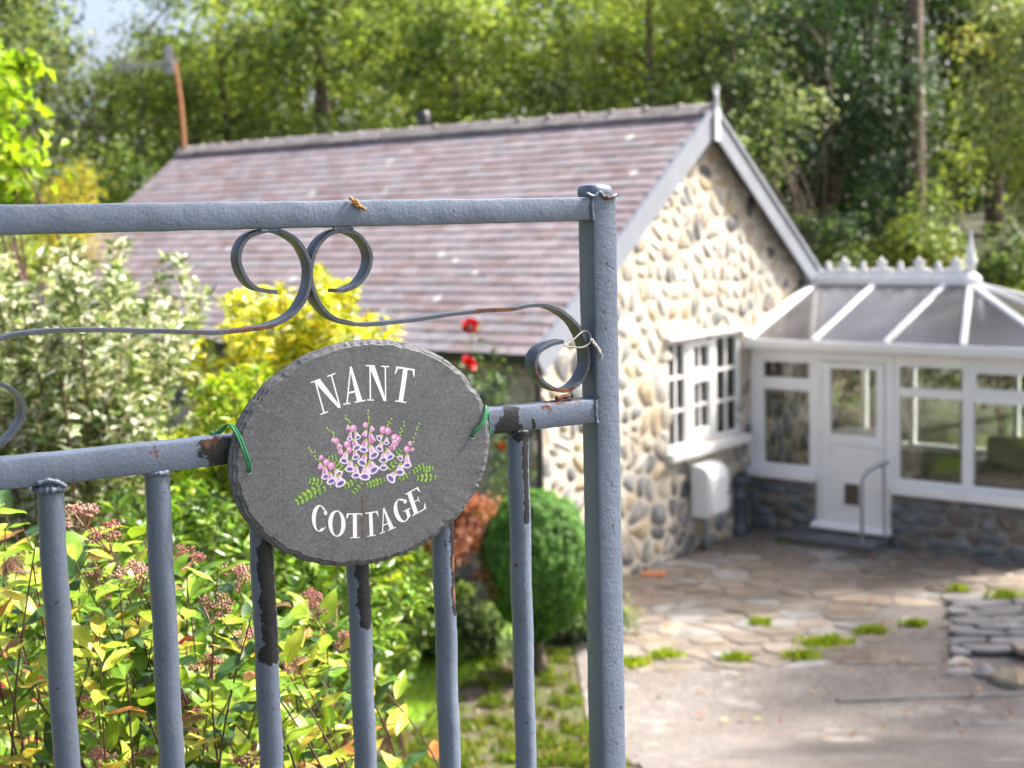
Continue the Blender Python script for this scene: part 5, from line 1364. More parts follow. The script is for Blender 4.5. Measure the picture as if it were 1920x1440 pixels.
T('yew_tree', 'broad dark evergreen tree in the shade of the wood', (5.9, 26.5), 9, (1.8, 1.4, 3.4), 5.4, 9000, 70, 0.12, [((0.03, 0.06, 0.016), 4), (BLUEG, 2), (DEEP, 1)], 117, 0.16)
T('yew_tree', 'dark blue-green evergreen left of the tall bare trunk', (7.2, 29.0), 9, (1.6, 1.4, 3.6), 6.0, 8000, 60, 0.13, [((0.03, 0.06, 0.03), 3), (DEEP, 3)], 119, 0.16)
T('pine_tree', 'tall tree with a straight bare grey trunk in the dark wood', (7.489, 26.500), 14, (1.7, 1.5, 1.8), 11.0, 5000, 40, 0.14, [(DEEP, 3), (MIDG, 2)], 121, 0.26, 'bark', (0.05, 0))
T('willow_tree', 'pale yellow-green drooping tree at the right edge', (8.9, 23.5), 9, (1.5, 1.3, 3.2), 5.3, 10000, 80, 0.12, [(PALE, 3), (LIME, 2), (OLIVE, 2), ((0.36, 0.33, 0.08), .5)], 123, 0.12)
# second row, higher on the slope
for i, (x, y, cz, rx, rz, cols, lab) in enumerate((
    (-11.2, 31, 8.0, 2.6, 3.6, [(OLIVE, 3), (DEEP, 2)], 'dull olive tree high up behind the left birches'),
    (-7.8, 33, 6.0, 2.0, 2.4, [(OLIVE, 2), (MIDG, 2)], 'thin-crowned tree with sky showing behind the aerial'),
    (-4.6, 32, 8.6, 2.5, 3.4, [(LIME, 3), (MIDG, 2)], 'yellowish green tree rising behind the ash'),
    (-1.6, 33, 9.0, 2.6, 3.4, [(MIDG, 3), (DEEP, 2), (LIME, 1)], 'mid-green tree behind the pale ash trunk'),
    (1.4, 32, 9.0, 2.6, 3.4, [(LIME, 3), (MIDG, 3)], 'bright green crown filling the top behind the sycamore'),
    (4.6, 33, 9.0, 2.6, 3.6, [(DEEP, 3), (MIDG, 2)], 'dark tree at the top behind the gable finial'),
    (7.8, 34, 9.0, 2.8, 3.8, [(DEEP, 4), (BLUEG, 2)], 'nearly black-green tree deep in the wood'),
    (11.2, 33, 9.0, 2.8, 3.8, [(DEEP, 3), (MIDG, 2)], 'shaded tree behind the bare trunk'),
    (13.2, 30, 7.5, 2.4, 3.6, [(OLIVE, 2), (PALE, 2), (MIDG, 1)], 'olive tree behind the drooping one at the right'))):
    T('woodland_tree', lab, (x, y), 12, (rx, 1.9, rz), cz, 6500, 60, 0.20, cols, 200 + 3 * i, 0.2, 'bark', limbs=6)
# understorey shrubs behind the cottage and conservatory
def shrub(name, label, base, h, r, n, k, leaf, cols, seed, group=None, mat='leaf', aspect=0.5, upright=0.0, cr=0.32, stems=6, shell=0.4, cat='shrub', zc=None, z0=None, stem_r=0.012):
    x, y = base; z = gz(x, y) if z0 is None else z0
    e = empty(name, (x, y, z)); tag(e, label, cat, group)
    c = (0, 0, h - r[2] if zc is None else zc)
    cro, CC = crown('foliage', e, c, r, n, k, leaf, cols, seed, cr, mat, aspect, shell, upright)
    rng = np.random.default_rng(seed + 7)
    for i in range(min(stems, len(CC))):
        m_ = MB(); m_.add(limb((rng.normal() * .05, rng.normal() * .05, -.05), CC[i], stem_r, stem_r * .35, rng, 0.06)); m_.build('stem', MAT['twig'], e)
    return e
SHR = 'shrubs at the foot of the wood'
shrub('elder_shrub', 'green shrub with yellow-tinged top behind the conservatory ridge', (6.15, 21.6), 3.9, (1.0, 0.9, 1.5), 7000, 55, 0.11, [(MIDG, 4), ((0.30, 0.30, 0.03), 2), (LIME, 1)], 301, SHR)
shrub('buddleia_shrub', 'grey-green shrub low behind the conservatory crest', (5.35, 21.0), 3.1, (0.8, 0.8, 1.1), 5000, 45, 0.11, [((0.10, 0.15, 0.06), 3), (MIDG, 1)], 303, SHR)
shrub('hazel_shrub', 'dark green hazel just right of the roof slope', (4.9, 22.0), 3.7, (0.8, 0.8, 1.4), 6000, 50, 0.11, [(MIDG, 2), (DEEP, 3)], 305, SHR)
shrub('laurel_shrub', 'dense leafy shrub behind the white roof finial', (7.5, 21.5), 3.6, (1.0, 0.9, 1.5), 7000, 55, 0.12, [(MIDG, 3), (DEEP, 2), (LIME, 1)], 307, SHR)
shrub('bramble_shrub', 'dark brambly shrub at the right behind the conservatory', (8.6, 21.5), 3.8, (1.0, 0.9, 1.6), 6000, 50, 0.12, [(DEEP, 2), (MIDG, 3), ((0.25, 0.25, 0.04), 1)], 309, SHR)
shrub('holly_shrub', 'low dark shrub between the dark evergreens', (6.3, 23.5), 4.4, (1.1, 0.9, 1.7), 6000, 50, 0.11, [(DEEP, 4), (BLUEG, 2)], 311, SHR)
tw = empty('dead_shrub', (4.5, 22.6, gz(4.5, 22.6))); tag(tw, 'bare brown twiggy shrub right of the gable finial', 'shrub')
rng = np.random.default_rng(9)
for i in range(26):
    a = rng.random() * 6.28; hh = 3.2 + rng.random() * 1.9; m_ = MB()
    m_.add(limb((rng.normal() * .1, rng.normal() * .1, 1.2), (math.cos(a) * .55 * rng.random() * 1.4, math.sin(a) * .5, hh), 0.022, 0.006, rng, 0.1)); m_.build('twig', MAT['bark'], tw)
for i, (x, y, lab) in enumerate(((-8.4, 23.6, 'dark green bush beyond the far end of the roof'), (-6.6, 24.6, 'leafy bush just behind the aerial mast'), (-4.6, 25.0, 'green bush low behind the ridge tiles'), (-2.6, 24.9, 'bush behind the middle of the ridge'), (-0.6, 24.0, 'dark bush left of the vent pipe'), (1.2, 23.4, 'bush behind the ridge right of the vent pipe'), (2.7, 22.6, 'bush close behind the gable apex'))):
    shrub('hedge_bush', lab, (x, y), 5.2 - gz(x, y) * .2, (1.3, 0.9, 1.6), 5500, 50, 0.11, [(MIDG, 3), (DEEP, 3), (LIME, 1)], 330 + i * 3, 'bushes behind the ridge', stems=3)
# far hillside wood, read as one mass
rng = np.random.default_rng(77)
n = 36000; K = 240
cx = rng.uniform(-19, 21, K); cy = rng.uniform(36, 48, K); czz = np.array([gz(a, b) for a, b in zip(cx, cy)]) * 0.55 + rng.uniform(0.0, 9.5, K)
keep_ = ~((cx / cy > -.32) & (cx / cy < -.20) & ((czz - EYE) / cy > 0.105)); cx, cy, czz = cx[keep_], cy[keep_], czz[keep_]; K = len(cx)
idx = rng.integers(0, K, n); off = rng.normal(size=(n, 3)) * np.array([0.9, 0.8, 0.7])
P_ = np.stack([cx, cy, czz], 1)[idx] + off
colk = np.array([MIDG, DEEP, OLIVE, DEEP, LIME])[rng.integers(0, 5, K)]
fo = leaf_cloud('far_wood', P_, off + np.array([0, -.3, .6]) + rng.normal(size=(n, 3)) * .4, 0.26 + 0.16 * rng.random(n), colk[idx] * 0.9, MAT['leaf'], None, 0.6, rng)
tag(fo, 'distant woodland foliage on the hillside', 'woodland', None, 'stuff')

# trees standing right of the drive: they shade the drive, the patio and the gate
SHD = 'trees on the right-hand side of the drive'
T('beech_tree', 'beech on the right of the drive, beyond the frame', (10.2, 10.2), 9, (2.4, 2.0, 1.9), 7.4, 9000, 70, 0.17, [(MIDG, 3), (LIME, 2)], 401, 0.2, group=SHD)
T('beech_tree', 'beech right of the drive near the conservatory, beyond the frame', (10.4, 13.2), 9, (2.3, 1.8, 1.8), 7.2, 9000, 70, 0.17, [(MIDG, 3), (LIME, 2)], 403, 0.2, group=SHD)
T('beech_tree', 'thin beech right of the conservatory, beyond the frame', (10.2, 16.9), 12, (1.9, 1.6, 1.7), 9.0, 5000, 50, 0.16, [(MIDG, 3), (LIME, 2)], 409, 0.17, group=SHD)
T('beech_tree', 'unseen beech added right of the gate to shade it', (4.4, 2.3), 9, (1.3, 0.7, 1.1), 8.3, 8000, 60, 0.13, [(MIDG, 3), (LIME, 2)], 405, 0.17, group=SHD, lean=(-.2, .1), cr=0.2)  # added out of view, crown kept narrow so it shades only the gate

# ------------------------------------------------------------------ garden shrubs between gate and cottage
CREAM = (0.78, 0.78, 0.60)
GAR = 'garden shrubs behind the gate'
def willow_spray(name, label, base, tops, n, seed, cols, leaf, aspect, r_sp, group=GAR, mat='leaf_gloss'):
    """upright arching stems each carrying leaves along its length"""
    x, y, z = base; e = empty(name, base); tag(e, label, 'shrub', group)
    rng = np.random.default_rng(seed); cen = []; dr = []; nr = []
    cc = np.array([c for c, _ in cols]); pw = np.array([w_ for _, w_ in cols], float); pw /= pw.sum()
    for i, tp in enumerate(tops):
        a = Vector((rng.normal() * .12, rng.normal() * .1, 0)); b = Vector(tp) - Vector(base)
        m1 = a.lerp(b, .55) + Vector((rng.normal() * .04, rng.normal() * .04, b.z * .12))
        P_ = catmull([a, m1, b], 14)
        if i < 40:
            m_ = MB(); m_.add(tube(P_[::2] + [P_[-1]], [0.007 - 0.005 * k / 14 for k in range(len(P_[::2]) + 1)], 5)); m_.build('stem', MAT['twig'], e)
        k = n // len(tops); ts = 0.25 + 0.75 * rng.random(k) ** 0.8
        for t in ts:
            j = min(len(P_) - 2, int(t * (len(P_) - 1))); p = P_[j].lerp(P_[j + 1], rng.random()); tn = (P_[j + 1] - P_[j]).normalized()
            rad = Vector(rng.normal(size=3)); rad = (rad - tn * rad.dot(tn)).normalized()
            d = (tn * 0.5 + rad).normalized()
            cen.append(p + d * (leaf * .5 + r_sp * rng.random())); dr.append(d); nr.append(Vector((0, 0, .7)) + rad * -.2 + Vector(rng.normal(size=3)) * .5)
    cen = np.array([tuple(p) for p in cen]); dr = np.array([tuple(p) for p in dr]); nr = np.array([tuple(p) for p in nr])
    col = cc[rng.choice(len(cc), len(cen), p=pw)]
    leaf_cloud('foliage', cen, nr, leaf * (0.6 + .7 * rng.random(len(cen))), col, MAT[mat], e, aspect, rng, dr)
    return e
rs = random.Random(6)
def tops_px(box_, D0, D1, k, f):
    return [f(rs.uniform(box_[0], box_[1]), rs.uniform(box_[2], box_[3]), rs.uniform(D0, D1)) for _ in range(k)]
# variegated willow: tops between x -1.75..-0.85 m, height up to 3.55 m, 4.3-5 m away
tops = []
for i in range(110):
    X = rs.uniform(-2.1, -1.12); Y = rs.uniform(4.6, 5.5); lim = 3.68 if X < -1.3 else 3.68 - (X + 1.3) * 0.75
    tops.append((X, Y, lim - abs(rs.gauss(0, 0.28)) - 0.04))
willow_spray('variegated_willow', 'cream and green variegated willow shrub behind the gate at left', (-1.5, 4.8, gz(-1.5, 4.8)), tops, 16000, 41, [(CREAM, 4.2), ((0.40, 0.46, 0.18), 3.5), ((0.12, 0.20, 0.035), 3), ((0.06, 0.11, 0.02), 2)], 0.050, 0.34, 0.01)
tops = []
for i in range(120):
    X = rs.uniform(-1.28, -0.36); Y = rs.uniform(5.4, 6.3); lim = 3.50 - abs(X + 0.85) * 0.35 - (max(0, X + .62)) * 0.9
    tops.append((X, Y, lim - abs(rs.gauss(0, 0.30))))
willow_spray('golden_shrub', 'bright yellow golden-leaved shrub behind the slate sign', (-0.85, 5.85, gz(-.85, 5.85)), tops, 19000, 43, [((0.75, 0.68, 0.03), 5), ((0.60, 0.60, 0.03), 3), ((0.70, 0.66, 0.28), 1), ((0.25, 0.34, 0.03), 2)], 0.062, 0.36, 0.01)
tops = []
for i in range(80):
    X = rs.uniform(-1.12, -0.35); Y = rs.uniform(4.2, 4.9); lim = 3.24 - max(0, X + .75) * .7 - max(0, -X - .9) * 1.2
    tops.append((X, Y, lim - abs(rs.gauss(0, 0.22))))
willow_spray('yellow_green_shrub', 'lower yellow-green leafy shrub between the willow and the sign', (-0.75, 4.6, gz(-.75, 4.6)), tops, 9000, 45, [((0.30, 0.44, 0.025), 4), ((0.55, 0.58, 0.03), 3), ((0.14, 0.25, 0.02), 2)], 0.062, 0.33, 0.01)
tops = []
for i in range(90):
    X = rs.uniform(-1.45, -0.25); Y = rs.uniform(3.4, 4.2); lim = 2.98 - abs(X + .95) * .25
    tops.append((X, Y, lim - abs(rs.gauss(0, 0.2))))
willow_spray('fern_clump', 'dark green ferny foliage low behind the gate bars', (-.85, 3.8, gz(-.85, 3.8)), tops, 9000, 47, [((0.14, 0.27, 0.025), 4), ((0.26, 0.42, 0.04), 3), ((0.05, 0.10, 0.015), 2)], 0.055, 0.28, 0.01)
tops = []
for i in range(60):
    X = rs.uniform(-1.35, -0.5); Y = rs.uniform(8.2, 9.0)
    tops.append((X, Y, 1.85 - abs(rs.gauss(0, 0.3))))
willow_spray('leafy_shrub', 'small green shrub with yellow flowers beside the lawn', (-.95, 8.6, gz(-.95, 8.6)), tops, 6000, 49, [((0.10, 0.19, 0.02), 4), ((0.20, 0.30, 0.03), 2), ((0.04, 0.08, 0.012), 2)], 0.07, 0.4, 0.01)
# overhanging bright green branch at the left edge, yellow shrub by the far end of the house
shrub('young_maple', 'bright lime-green leaves of a young tree at the left edge', (-2.03, 5.6), 2.9, (0.26, 0.3, 0.50), 1500, 34, 0.062, [((0.30, 0.44, 0.02), 4), ((0.22, 0.36, 0.02), 3), ((0.40, 0.42, 0.03), 1)], 351, GAR, 'leaf', 0.65, zc=2.90, stems=10)
shrub('golden_conifer', 'rounded golden-yellow shrub beyond the far roof corner', (-5.75, 19.0), 4.6, (0.62, 0.6, 1.6), 6000, 60, 0.07, [((0.50, 0.40, 0.03), 4), ((0.34, 0.33, 0.03), 2)], 353, GAR, 'leaf', 0.35, 0.5)
shrub('privet_bush', 'green bush standing left of the golden-yellow shrub', (-7.1, 20.5), 4.3, (0.8, 0.8, 1.7), 6000, 55, 0.09, [(LIME, 2), (MIDG, 3), (DEEP, 1)], 355, GAR)
shrub('low_hedge', 'dark green bush against the cottage side wall', (-2.6, 12.6), 2.2, (1.4, 0.7, 1.0), 7000, 60, 0.08, [(MIDG, 3), (DEEP, 3), (LIME, 1)], 357, GAR)

# Japanese maple, clipped conifer and undergrowth by the patio
mp = empty('red_maple', (-0.55, 11.55, gz(-.55, 11.55))); tag(mp, 'small weeping red-leaved maple beside the clipped conifer', 'tree')
rng = np.random.default_rng(61); cts = []
for i in range(90):
    a = rng.random() * 6.28; q = rng.random() ** .5; cts.append((math.cos(a) * .66 * q, math.sin(a) * .5 * q, 1.46 - q * q * .62 + rng.normal() * .05))
crown('crown', mp, (0, 0, .8), (.6, .5, .6), 11000, 90, 0.055, [((0.36, 0.12, 0.06), 4), ((0.44, 0.17, 0.08), 3), ((0.20, 0.07, 0.04), 2), ((0.26, 0.17, 0.05), 1)], 62, 0.17, 'leaf', 0.3, centres=cts)
rng2 = np.random.default_rng(4)
m_ = MB(); m_.add(limb((0, 0, -.05), (0.06, 0.05, 1.15), 0.045, 0.02, rng2, 0.08)); tk = m_.build('trunk', MAT['bark'], mp)
for i in range(6):
    m_ = MB(); m_.add(limb((0.04, 0.03, 0.8 + .05 * i), cts[i * 3], 0.02, 0.005, rng2, 0.15)); m_.build('limb', MAT['bark'], tk)

cf = empty('clipped_conifer', (0.165, 11.3, 0.0)); tag(cf, 'clipped bright green conifer ball on a forked trunk', 'conifer')
rng = np.random.default_rng(71); n = 26000
d = rng.normal(size=(n, 3)); d /= np.linalg.norm(d, axis=1, keepdims=True)
lump = np.array([noise.noise(Vector(p) * 3.0) for p in d[:, :3]]) * 0.10 + np.array([noise.noise(Vector(p) * 8.0) for p in d[:, :3]]) * 0.10
rad = (0.82 + 0.18 * rng.random(n) ** 0.4) * (1 + lump)
egg = np.array([0.455, 0.42, 0.60]); P_ = d * rad[:, None] * egg
P_[:, 0] *= 1 - 0.16 * np.clip(-P_[:, 2] / .6, 0, 1); P_[:, 1] *= 1 - 0.16 * np.clip(-P_[:, 2] / .6, 0, 1)
P_ += np.array([0, 0, 0.92]); dirs = d * 0.9 + np.array([0, 0, .9]) + rng.normal(size=(n, 3)) * .3
cl = np.array([(0.13, 0.30, 0.05), (0.08, 0.21, 0.045), (0.20, 0.38, 0.06)])[rng.choice(3, n, p=[.5, .3, .2])]
leaf_cloud('crown', P_, d + rng.normal(size=(n, 3)) * .35, 0.034 + 0.02 * rng.random(n), cl, MAT['leaf'], cf, 0.34, rng, dirs)
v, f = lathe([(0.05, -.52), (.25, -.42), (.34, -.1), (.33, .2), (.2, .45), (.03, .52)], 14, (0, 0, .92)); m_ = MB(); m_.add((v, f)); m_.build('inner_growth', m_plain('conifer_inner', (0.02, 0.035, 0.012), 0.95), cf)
rng2 = np.random.default_rng(14)
for b in ((-.02, 0, .55), (.12, .03, .6), (-.10, -.02, .58)):
    m_ = MB(); m_.add(limb((b[0] * .6, 0, -.06), b, 0.045, 0.028, rng2, 0.05)); m_.build('trunk', MAT['bark'], cf)
for i, (x, y, h, lab, cols) in enumerate(((-0.95, 11.75, .62, 'ferny green clump under the red maple', [((0.09, 0.14, 0.025), 3), (DEEP, 2)]), (-0.42, 11.8, .55, 'dark leafy clump between maple and conifer', [(DEEP, 3), (MIDG, 2)]), (-1.45, 11.9, .8, 'green clump at the back of the lawn', [(MIDG, 3), (LIME, 1), (DEEP, 1)]), (-2.2, 11.9, .85, 'bushy clump at the lawn edge farther left', [(MIDG, 3), (LIME, 2)]), (0.55, 12.2, .5, 'low dark growth behind the conifer trunk', [(DEEP, 3), (MIDG, 2)]))):
    shrub('undergrowth_clump', lab, (x, y), h, (.42, .3, h * .55), 3200, 40, 0.07, cols, 370 + i, 'undergrowth at the back of the lawn', 'leaf', 0.3, 0.5, zc=h * .5, stems=3)

# rose bush against the wall
ro = empty('rose_bush', (-.15, 12.9, 0.0)); tag(ro, 'tall rose bush with red blooms in front of the cottage wall', 'rose bush')
bz = 0.0
RP = [(-0.353, 12.500, 2.783), (-0.381, 12.500, 2.454), (-0.002, 12.600, 1.782), (-0.120, 12.700, 1.674), (0.034, 12.800, 1.644)]
rng = np.random.default_rng(81); tips = [Vector(p) - Vector((-.15, 12.9, bz)) for p in RP] + [Vector(p) - Vector((-.15, 12.9, bz)) for p in ((-0.157, 12.700, 2.631), (-0.213, 12.700, 2.344), (-0.071, 12.600, 2.255), (-0.184, 12.600, 1.584), (0.101, 12.600, 1.529))]
cen = []
for tp in tips:
    P_ = catmull([(rng.normal() * .05, rng.normal() * .05, 0), (tp.x * .5 + rng.normal() * .06, tp.y * .5, tp.z * .55), tp], 8)
    m_ = MB(); m_.add(tube(P_, [0.008 - .005 * i / len(P_) for i in range(len(P_))], 6)); m_.build('stem', m_plain('rose_stem', (0.08, 0.12, 0.03), 0.6) if 'rs' not in MAT else MAT['rs'], ro)
    for p in P_[11:]:
        for _ in range(7): cen.append(tuple(p + Vector(rng.normal(size=3)) * .055 - Vector((0, 0, .03))))
cen = np.array(cen); leaf_cloud('foliage', cen, np.array([0, -.3, .8]) + rng.normal(size=(len(cen), 3)) * .4, 0.05 + .02 * rng.random(len(cen)), np.tile(np.array((0.10, 0.17, 0.035)), (len(cen), 1)), MAT['leaf'], ro, 0.6, rng)
def rose_mesh():
    m_ = MB(); rr_ = random.Random(2)
    for ring, (r_, z, tl, k) in enumerate(((.012, .02, .1, 5), (.022, .014, .35, 6), (.032, .004, .7, 7))):
        for i in range(k):
            a = 2 * math.pi * (i + ring * .5) / k; c = Vector((math.cos(a) * r_, math.sin(a) * r_, z)); t = Vector((-math.sin(a), math.cos(a), 0)); o = Vector((math.cos(a), math.sin(a), 0)); u = (Vector((0, 0, 1)) * (1 - tl) + o * tl).normalized(); wd = .016 + r_ * .35
            v = [c - t * wd * .4 - u * .018, c + t * wd * .4 - u * .018, c + t * wd + u * .004, c + t * wd * .5 + u * .02 + o * .005, c - t * wd * .5 + u * .02 + o * .005, c - t * wd + u * .004]
            m_.add(([tuple(p) for p in v], [(0, 1, 2, 3, 4, 5)]))
    return m_.mesh('rose_bloom', MAT['rose'], angle=80)
rme = rose_mesh()
for i, tp in enumerate(tips[:5]):
    o = link('rose_bloom', rme, ro, tp, (R(55), 0, i)); o.scale = (1.45, 1.45, 1.45) if i < 3 else (1, 1, 1)

# ------------------------------------------------------------------ grass, weeds and litter on the ground
rng = np.random.default_rng(91)
def blades(name, pts, h, cols, seed, label, cat='grass', kind='stuff', wd=0.10, group=None):
    r_ = np.random.default_rng(seed); n = len(pts); d = r_.normal(size=(n, 3)) * .35 + np.array([0, 0, 1.0]); hh = h * (.5 + r_.random(n))
    cen = np.array(pts) + d * hh[:, None] * .45; cc = np.array(cols)[r_.integers(0, len(cols), n)]
    o = leaf_cloud(name, cen, r_.normal(size=(n, 3)) * np.array([1, 1, .2]), hh, cc, MAT['leaf'], None, wd, r_, d, 0.1); tag(o, label, cat, group, kind); return o
P_ = []
while len(P_) < 30000:
    x = rng.uniform(-3.6, -.2); y = rng.uniform(8.0, 12.6)
    if on_lawn(x, y): P_.append((x, y, gz(x, y) + .004))
blades('grass', P_, 0.055, [(0.36, 0.58, 0.02), (0.46, 0.66, 0.03), (0.26, 0.46, 0.02)], 92, 'short bright green lawn grass')
P_ = []
while len(P_) < 9000:
    x = rng.uniform(-1.3, .65); y = rng.uniform(8.2, 11.9)
    if not on_lawn(x, y) and not on_drive(x, y) and noise.noise((x * 7.1, y * 4.1, 5)) > -0.05 + 0.4 * rng.random(): P_.append((x, y, gz(x, y) + .002))
blades('weeds', P_, 0.05, [(0.13, 0.22, 0.02), (0.20, 0.26, 0.03), (0.08, 0.13, 0.02), (0.24, 0.22, 0.05)], 93, 'weeds growing in the bare soil', wd=0.35)
n = 900; cx = rng.uniform(-1.4, .8, n); cy = rng.uniform(8.2, 11.9, n)
cen = np.stack([cx, cy, np.array([gz(a, b) for a, b in zip(cx, cy)]) + .012], 1)
o = leaf_cloud('leaf_litter', cen, np.array([0, 0, 1.0]) + rng.normal(size=(n, 3)) * .25, .02 + .03 * rng.random(n), np.array([(0.30, 0.20, 0.12), (0.42, 0.36, 0.28), (0.20, 0.11, 0.06)])[rng.integers(0, 3, n)], MAT['leaf'], None, .6, rng); tag(o, 'dry leaves and chips scattered on the soil', 'leaf litter', None, 'stuff')
MG = [(0.30, 0.40, 0.02), (0.40, 0.46, 0.03), (0.20, 0.30, 0.02)]
for i, ((x, y), rad, lab) in enumerate((((2.619, 11.880), .20, 'largest bright green weed tuft in the middle of the patio'), ((2.360, 11.510), .13, 'weed tuft just in front of the largest one'), ((3.096, 12.190), .12, 'flat moss patch right of the largest weed tuft'), ((3.520, 12.360), .10, 'moss patch nearest the slate paving'), ((2.184, 12.530), .08, 'small weed in the patio left of the middle tufts'),
                                          ((0.934, 11.450), .14, 'green weed tuft against the gate post at the drive edge'), ((1.241, 11.630), .12, 'thin strip of weeds along the patio front'), ((1.803, 11.500), .10, 'weeds in the joint between drive and patio'), ((3.024, 15.760), .09, 'weed below the left conservatory window'), ((3.340, 15.770), .09, 'weed beside the slate door step'), ((2.104, 15.640), .07, 'weed by the meter pipe'), ((1.181, 14.630), .10, 'weed at the foot of the gable behind the post'), ((4.276, 13.510), .09, 'weed before the low wall at the right'), ((4.576, 13.030), .14, 'moss along the slate paving joint'))):
    P_ = []; k = int(260 * (rad / .1))
    for _ in range(k):
        a = rng.random() * 6.28; q = rad * rng.random() ** .6; q = min(abs(rng.normal()) * .55, 1.0) * rad; P_.append((x + math.cos(a) * q * 1.3, y + math.sin(a) * q * .8, gz(x, y) + (.02 if lab.find('slate paving joint') < 0 else .08)))
    blades('weed_tuft', P_, 0.05, MG, 95 + i, lab, 'weed', 'thing', .4, 'weed tufts in the paving')
cen = []; 
for _ in range(90):
    a = rng.random() * 6.28; cen.append((math.cos(a) * .07 * rng.random(), math.sin(a) * .07 * rng.random(), .70 + .05 * rng.random()))
leaf_cloud('seedling', np.array(cen), np.array([0, 0, 1.0]) + rng.normal(size=(90, 3)) * .5, np.full(90, .045), np.tile(np.array((0.16, 0.22, 0.03)), (90, 1)), MAT['leaf'], pt, .5, rng)
FLC = [(0.55, 0.24, 0.07), (0.35, 0.12, 0.05), (0.62, 0.46, 0.25), (0.30, 0.16, 0.06)]
for i, (x, y) in enumerate(((3.279, 13.150), (3.437, 13.080), (1.996, 13.880), (2.848, 14.010), (2.880, 12.730), (1.190, 10.110), (3.492, 9.970), (2.420, 13.430))):
    pass
n = 120; cx = rng.uniform(1.0, 5.0, n); cy = rng.uniform(9.0, 15.5, n); ok = np.array([not in_cottage(a, b) for a, b in zip(cx, cy)]); cx, cy = cx[ok], cy[ok]; n = len(cx)
cen = np.stack([cx, cy, np.array([gz(a, b) for a, b in zip(cx, cy)]) + .045], 1)
o = leaf_cloud('fallen_leaves', cen, np.array([0, 0, 1.0]) + rng.normal(size=(n, 3)) * .25, .03 + .05 * rng.random(n), np.array(FLC)[rng.integers(0, 4, n)], MAT['leaf'], None, .6, rng); tag(o, 'brown fallen leaves strewn over the patio and drive', 'fallen leaves', None, 'stuff')

# ------------------------------------------------------------------ spiraea in front, leaves sharp: each near leaf is a piece of its own
sp = empty('spiraea_shrub', (-0.55, 2.4, gz(-.55, 2.4)))
tag(sp, 'spiraea bush with yellow-green leaves and faded pink flower heads behind the bars', 'shrub')
SO = Vector((-0.55, 2.4, gz(-.55, 2.4)))
LCOL = [('leaf_green', (0.14, 0.27, 0.022), 5), ('leaf_light_green', (0.27, 0.40, 0.03), 5), ('leaf_yellow_green', (0.44, 0.50, 0.05), 2.6), ('leaf_dark_green', (0.045, 0.11, 0.03), 3), ('leaf_yellow', (0.55, 0.44, 0.07), 1.0), ('leaf_orange', (0.50, 0.22, 0.06), .3), ('leaf_red', (0.42, 0.07, 0.06), .12), ('leaf_bronze', (0.22, 0.12, 0.05), .35)]
LM = [m_leaf(a, b, 0.38, 0.42, 0.45, True) for a, b, _ in LCOL]
def leaf_vf(var):
    """lance-shaped leaf along +x, unit length, folded on the midrib, curling down"""
    rr_ = random.Random(var); wdt = [0.20, 0.24, 0.17, 0.22][var]; curl = [0.12, 0.28, 0.2, -0.05][var]; fold_ = [0.25, 0.12, 0.4, 0.2][var]
    v = []; f = []; S_ = [0, .1, .25, .42, .6, .78, .92, 1.0]; Wf = [0.04, .42, .85, 1.0, .88, .55, .22, 0.0]
    for s_, w_ in zip(S_, Wf):
        z = -curl * s_ * s_ + .03 * math.sin(s_ * 9 + var); yy = wdt * w_
        v += [(s_, yy, z + fold_ * yy + .008 * math.sin(s_ * 30)), (s_, yy * .5, z + fold_ * yy * .42), (s_, 0, z), (s_, -yy * .5, z + fold_ * yy * .42), (s_, -yy, z + fold_ * yy + .008 * math.cos(s_ * 28))]
    for i in range(7):
        for k in range(4): f.append((i * 5 + k, i * 5 + k + 1, (i + 1) * 5 + k + 1, (i + 1) * 5 + k))
    return v, f
LME = {}
for var in range(4):
    for ci in range(len(LM)):
        m_ = MB(); m_.add(leaf_vf(var)); LME[(var, ci)] = m_.mesh('leaf', LM[ci], angle=180)
rs = random.Random(19); leaves = []
def frame_mat(p, d, n_, L_):
    d = d.normalized(); n_ = (n_ - d * n_.dot(d)).normalized(); s_ = n_.cross(d)
    return Matrix(((d.x * L_, s_.x * L_, n_.x * L_, p.x), (d.y * L_, s_.y * L_, n_.y * L_, p.y), (d.z * L_, s_.z * L_, n_.z * L_, p.z), (0, 0, 0, 1)))
HEADS = [(-0.625, 2.150, 3.183), (-0.574, 2.100, 3.132), (-0.658, 2.200, 3.104), (-0.531, 2.250, 3.123), (-0.421, 2.100, 3.125), (-0.441, 2.050, 3.092), (-0.342, 2.300, 3.032), (-0.715, 2.300, 3.185), (-0.789, 2.200, 3.130), (-0.470, 2.100, 2.988), (-0.433, 2.200, 2.999), (-0.324, 2.350, 2.998), (-0.654, 2.050, 2.941), (-0.631, 2.050, 2.864), (-0.577, 2.100, 2.848), (-0.770, 2.300, 3.064), (-0.366, 2.300, 2.931), (-0.437, 2.150, 2.816), (-0.536, 2.200, 2.888), (-0.307, 2.400, 2.936)]
tips = [(Vector(h) - Vector((0, 0, .012)), True) for h in HEADS]
for i in range(86):
    D = rs.uniform(2.0, 2.85); fx = rs.uniform(-.40, -.145) ; X = fx * D
    edge = (fx + .40) / .255
    zt = EYE - D * (0.168 + .10 * edge ** 1.3 + abs(rs.gauss(0, .075)))
    tips.append((Vector((X, D, zt)), False))
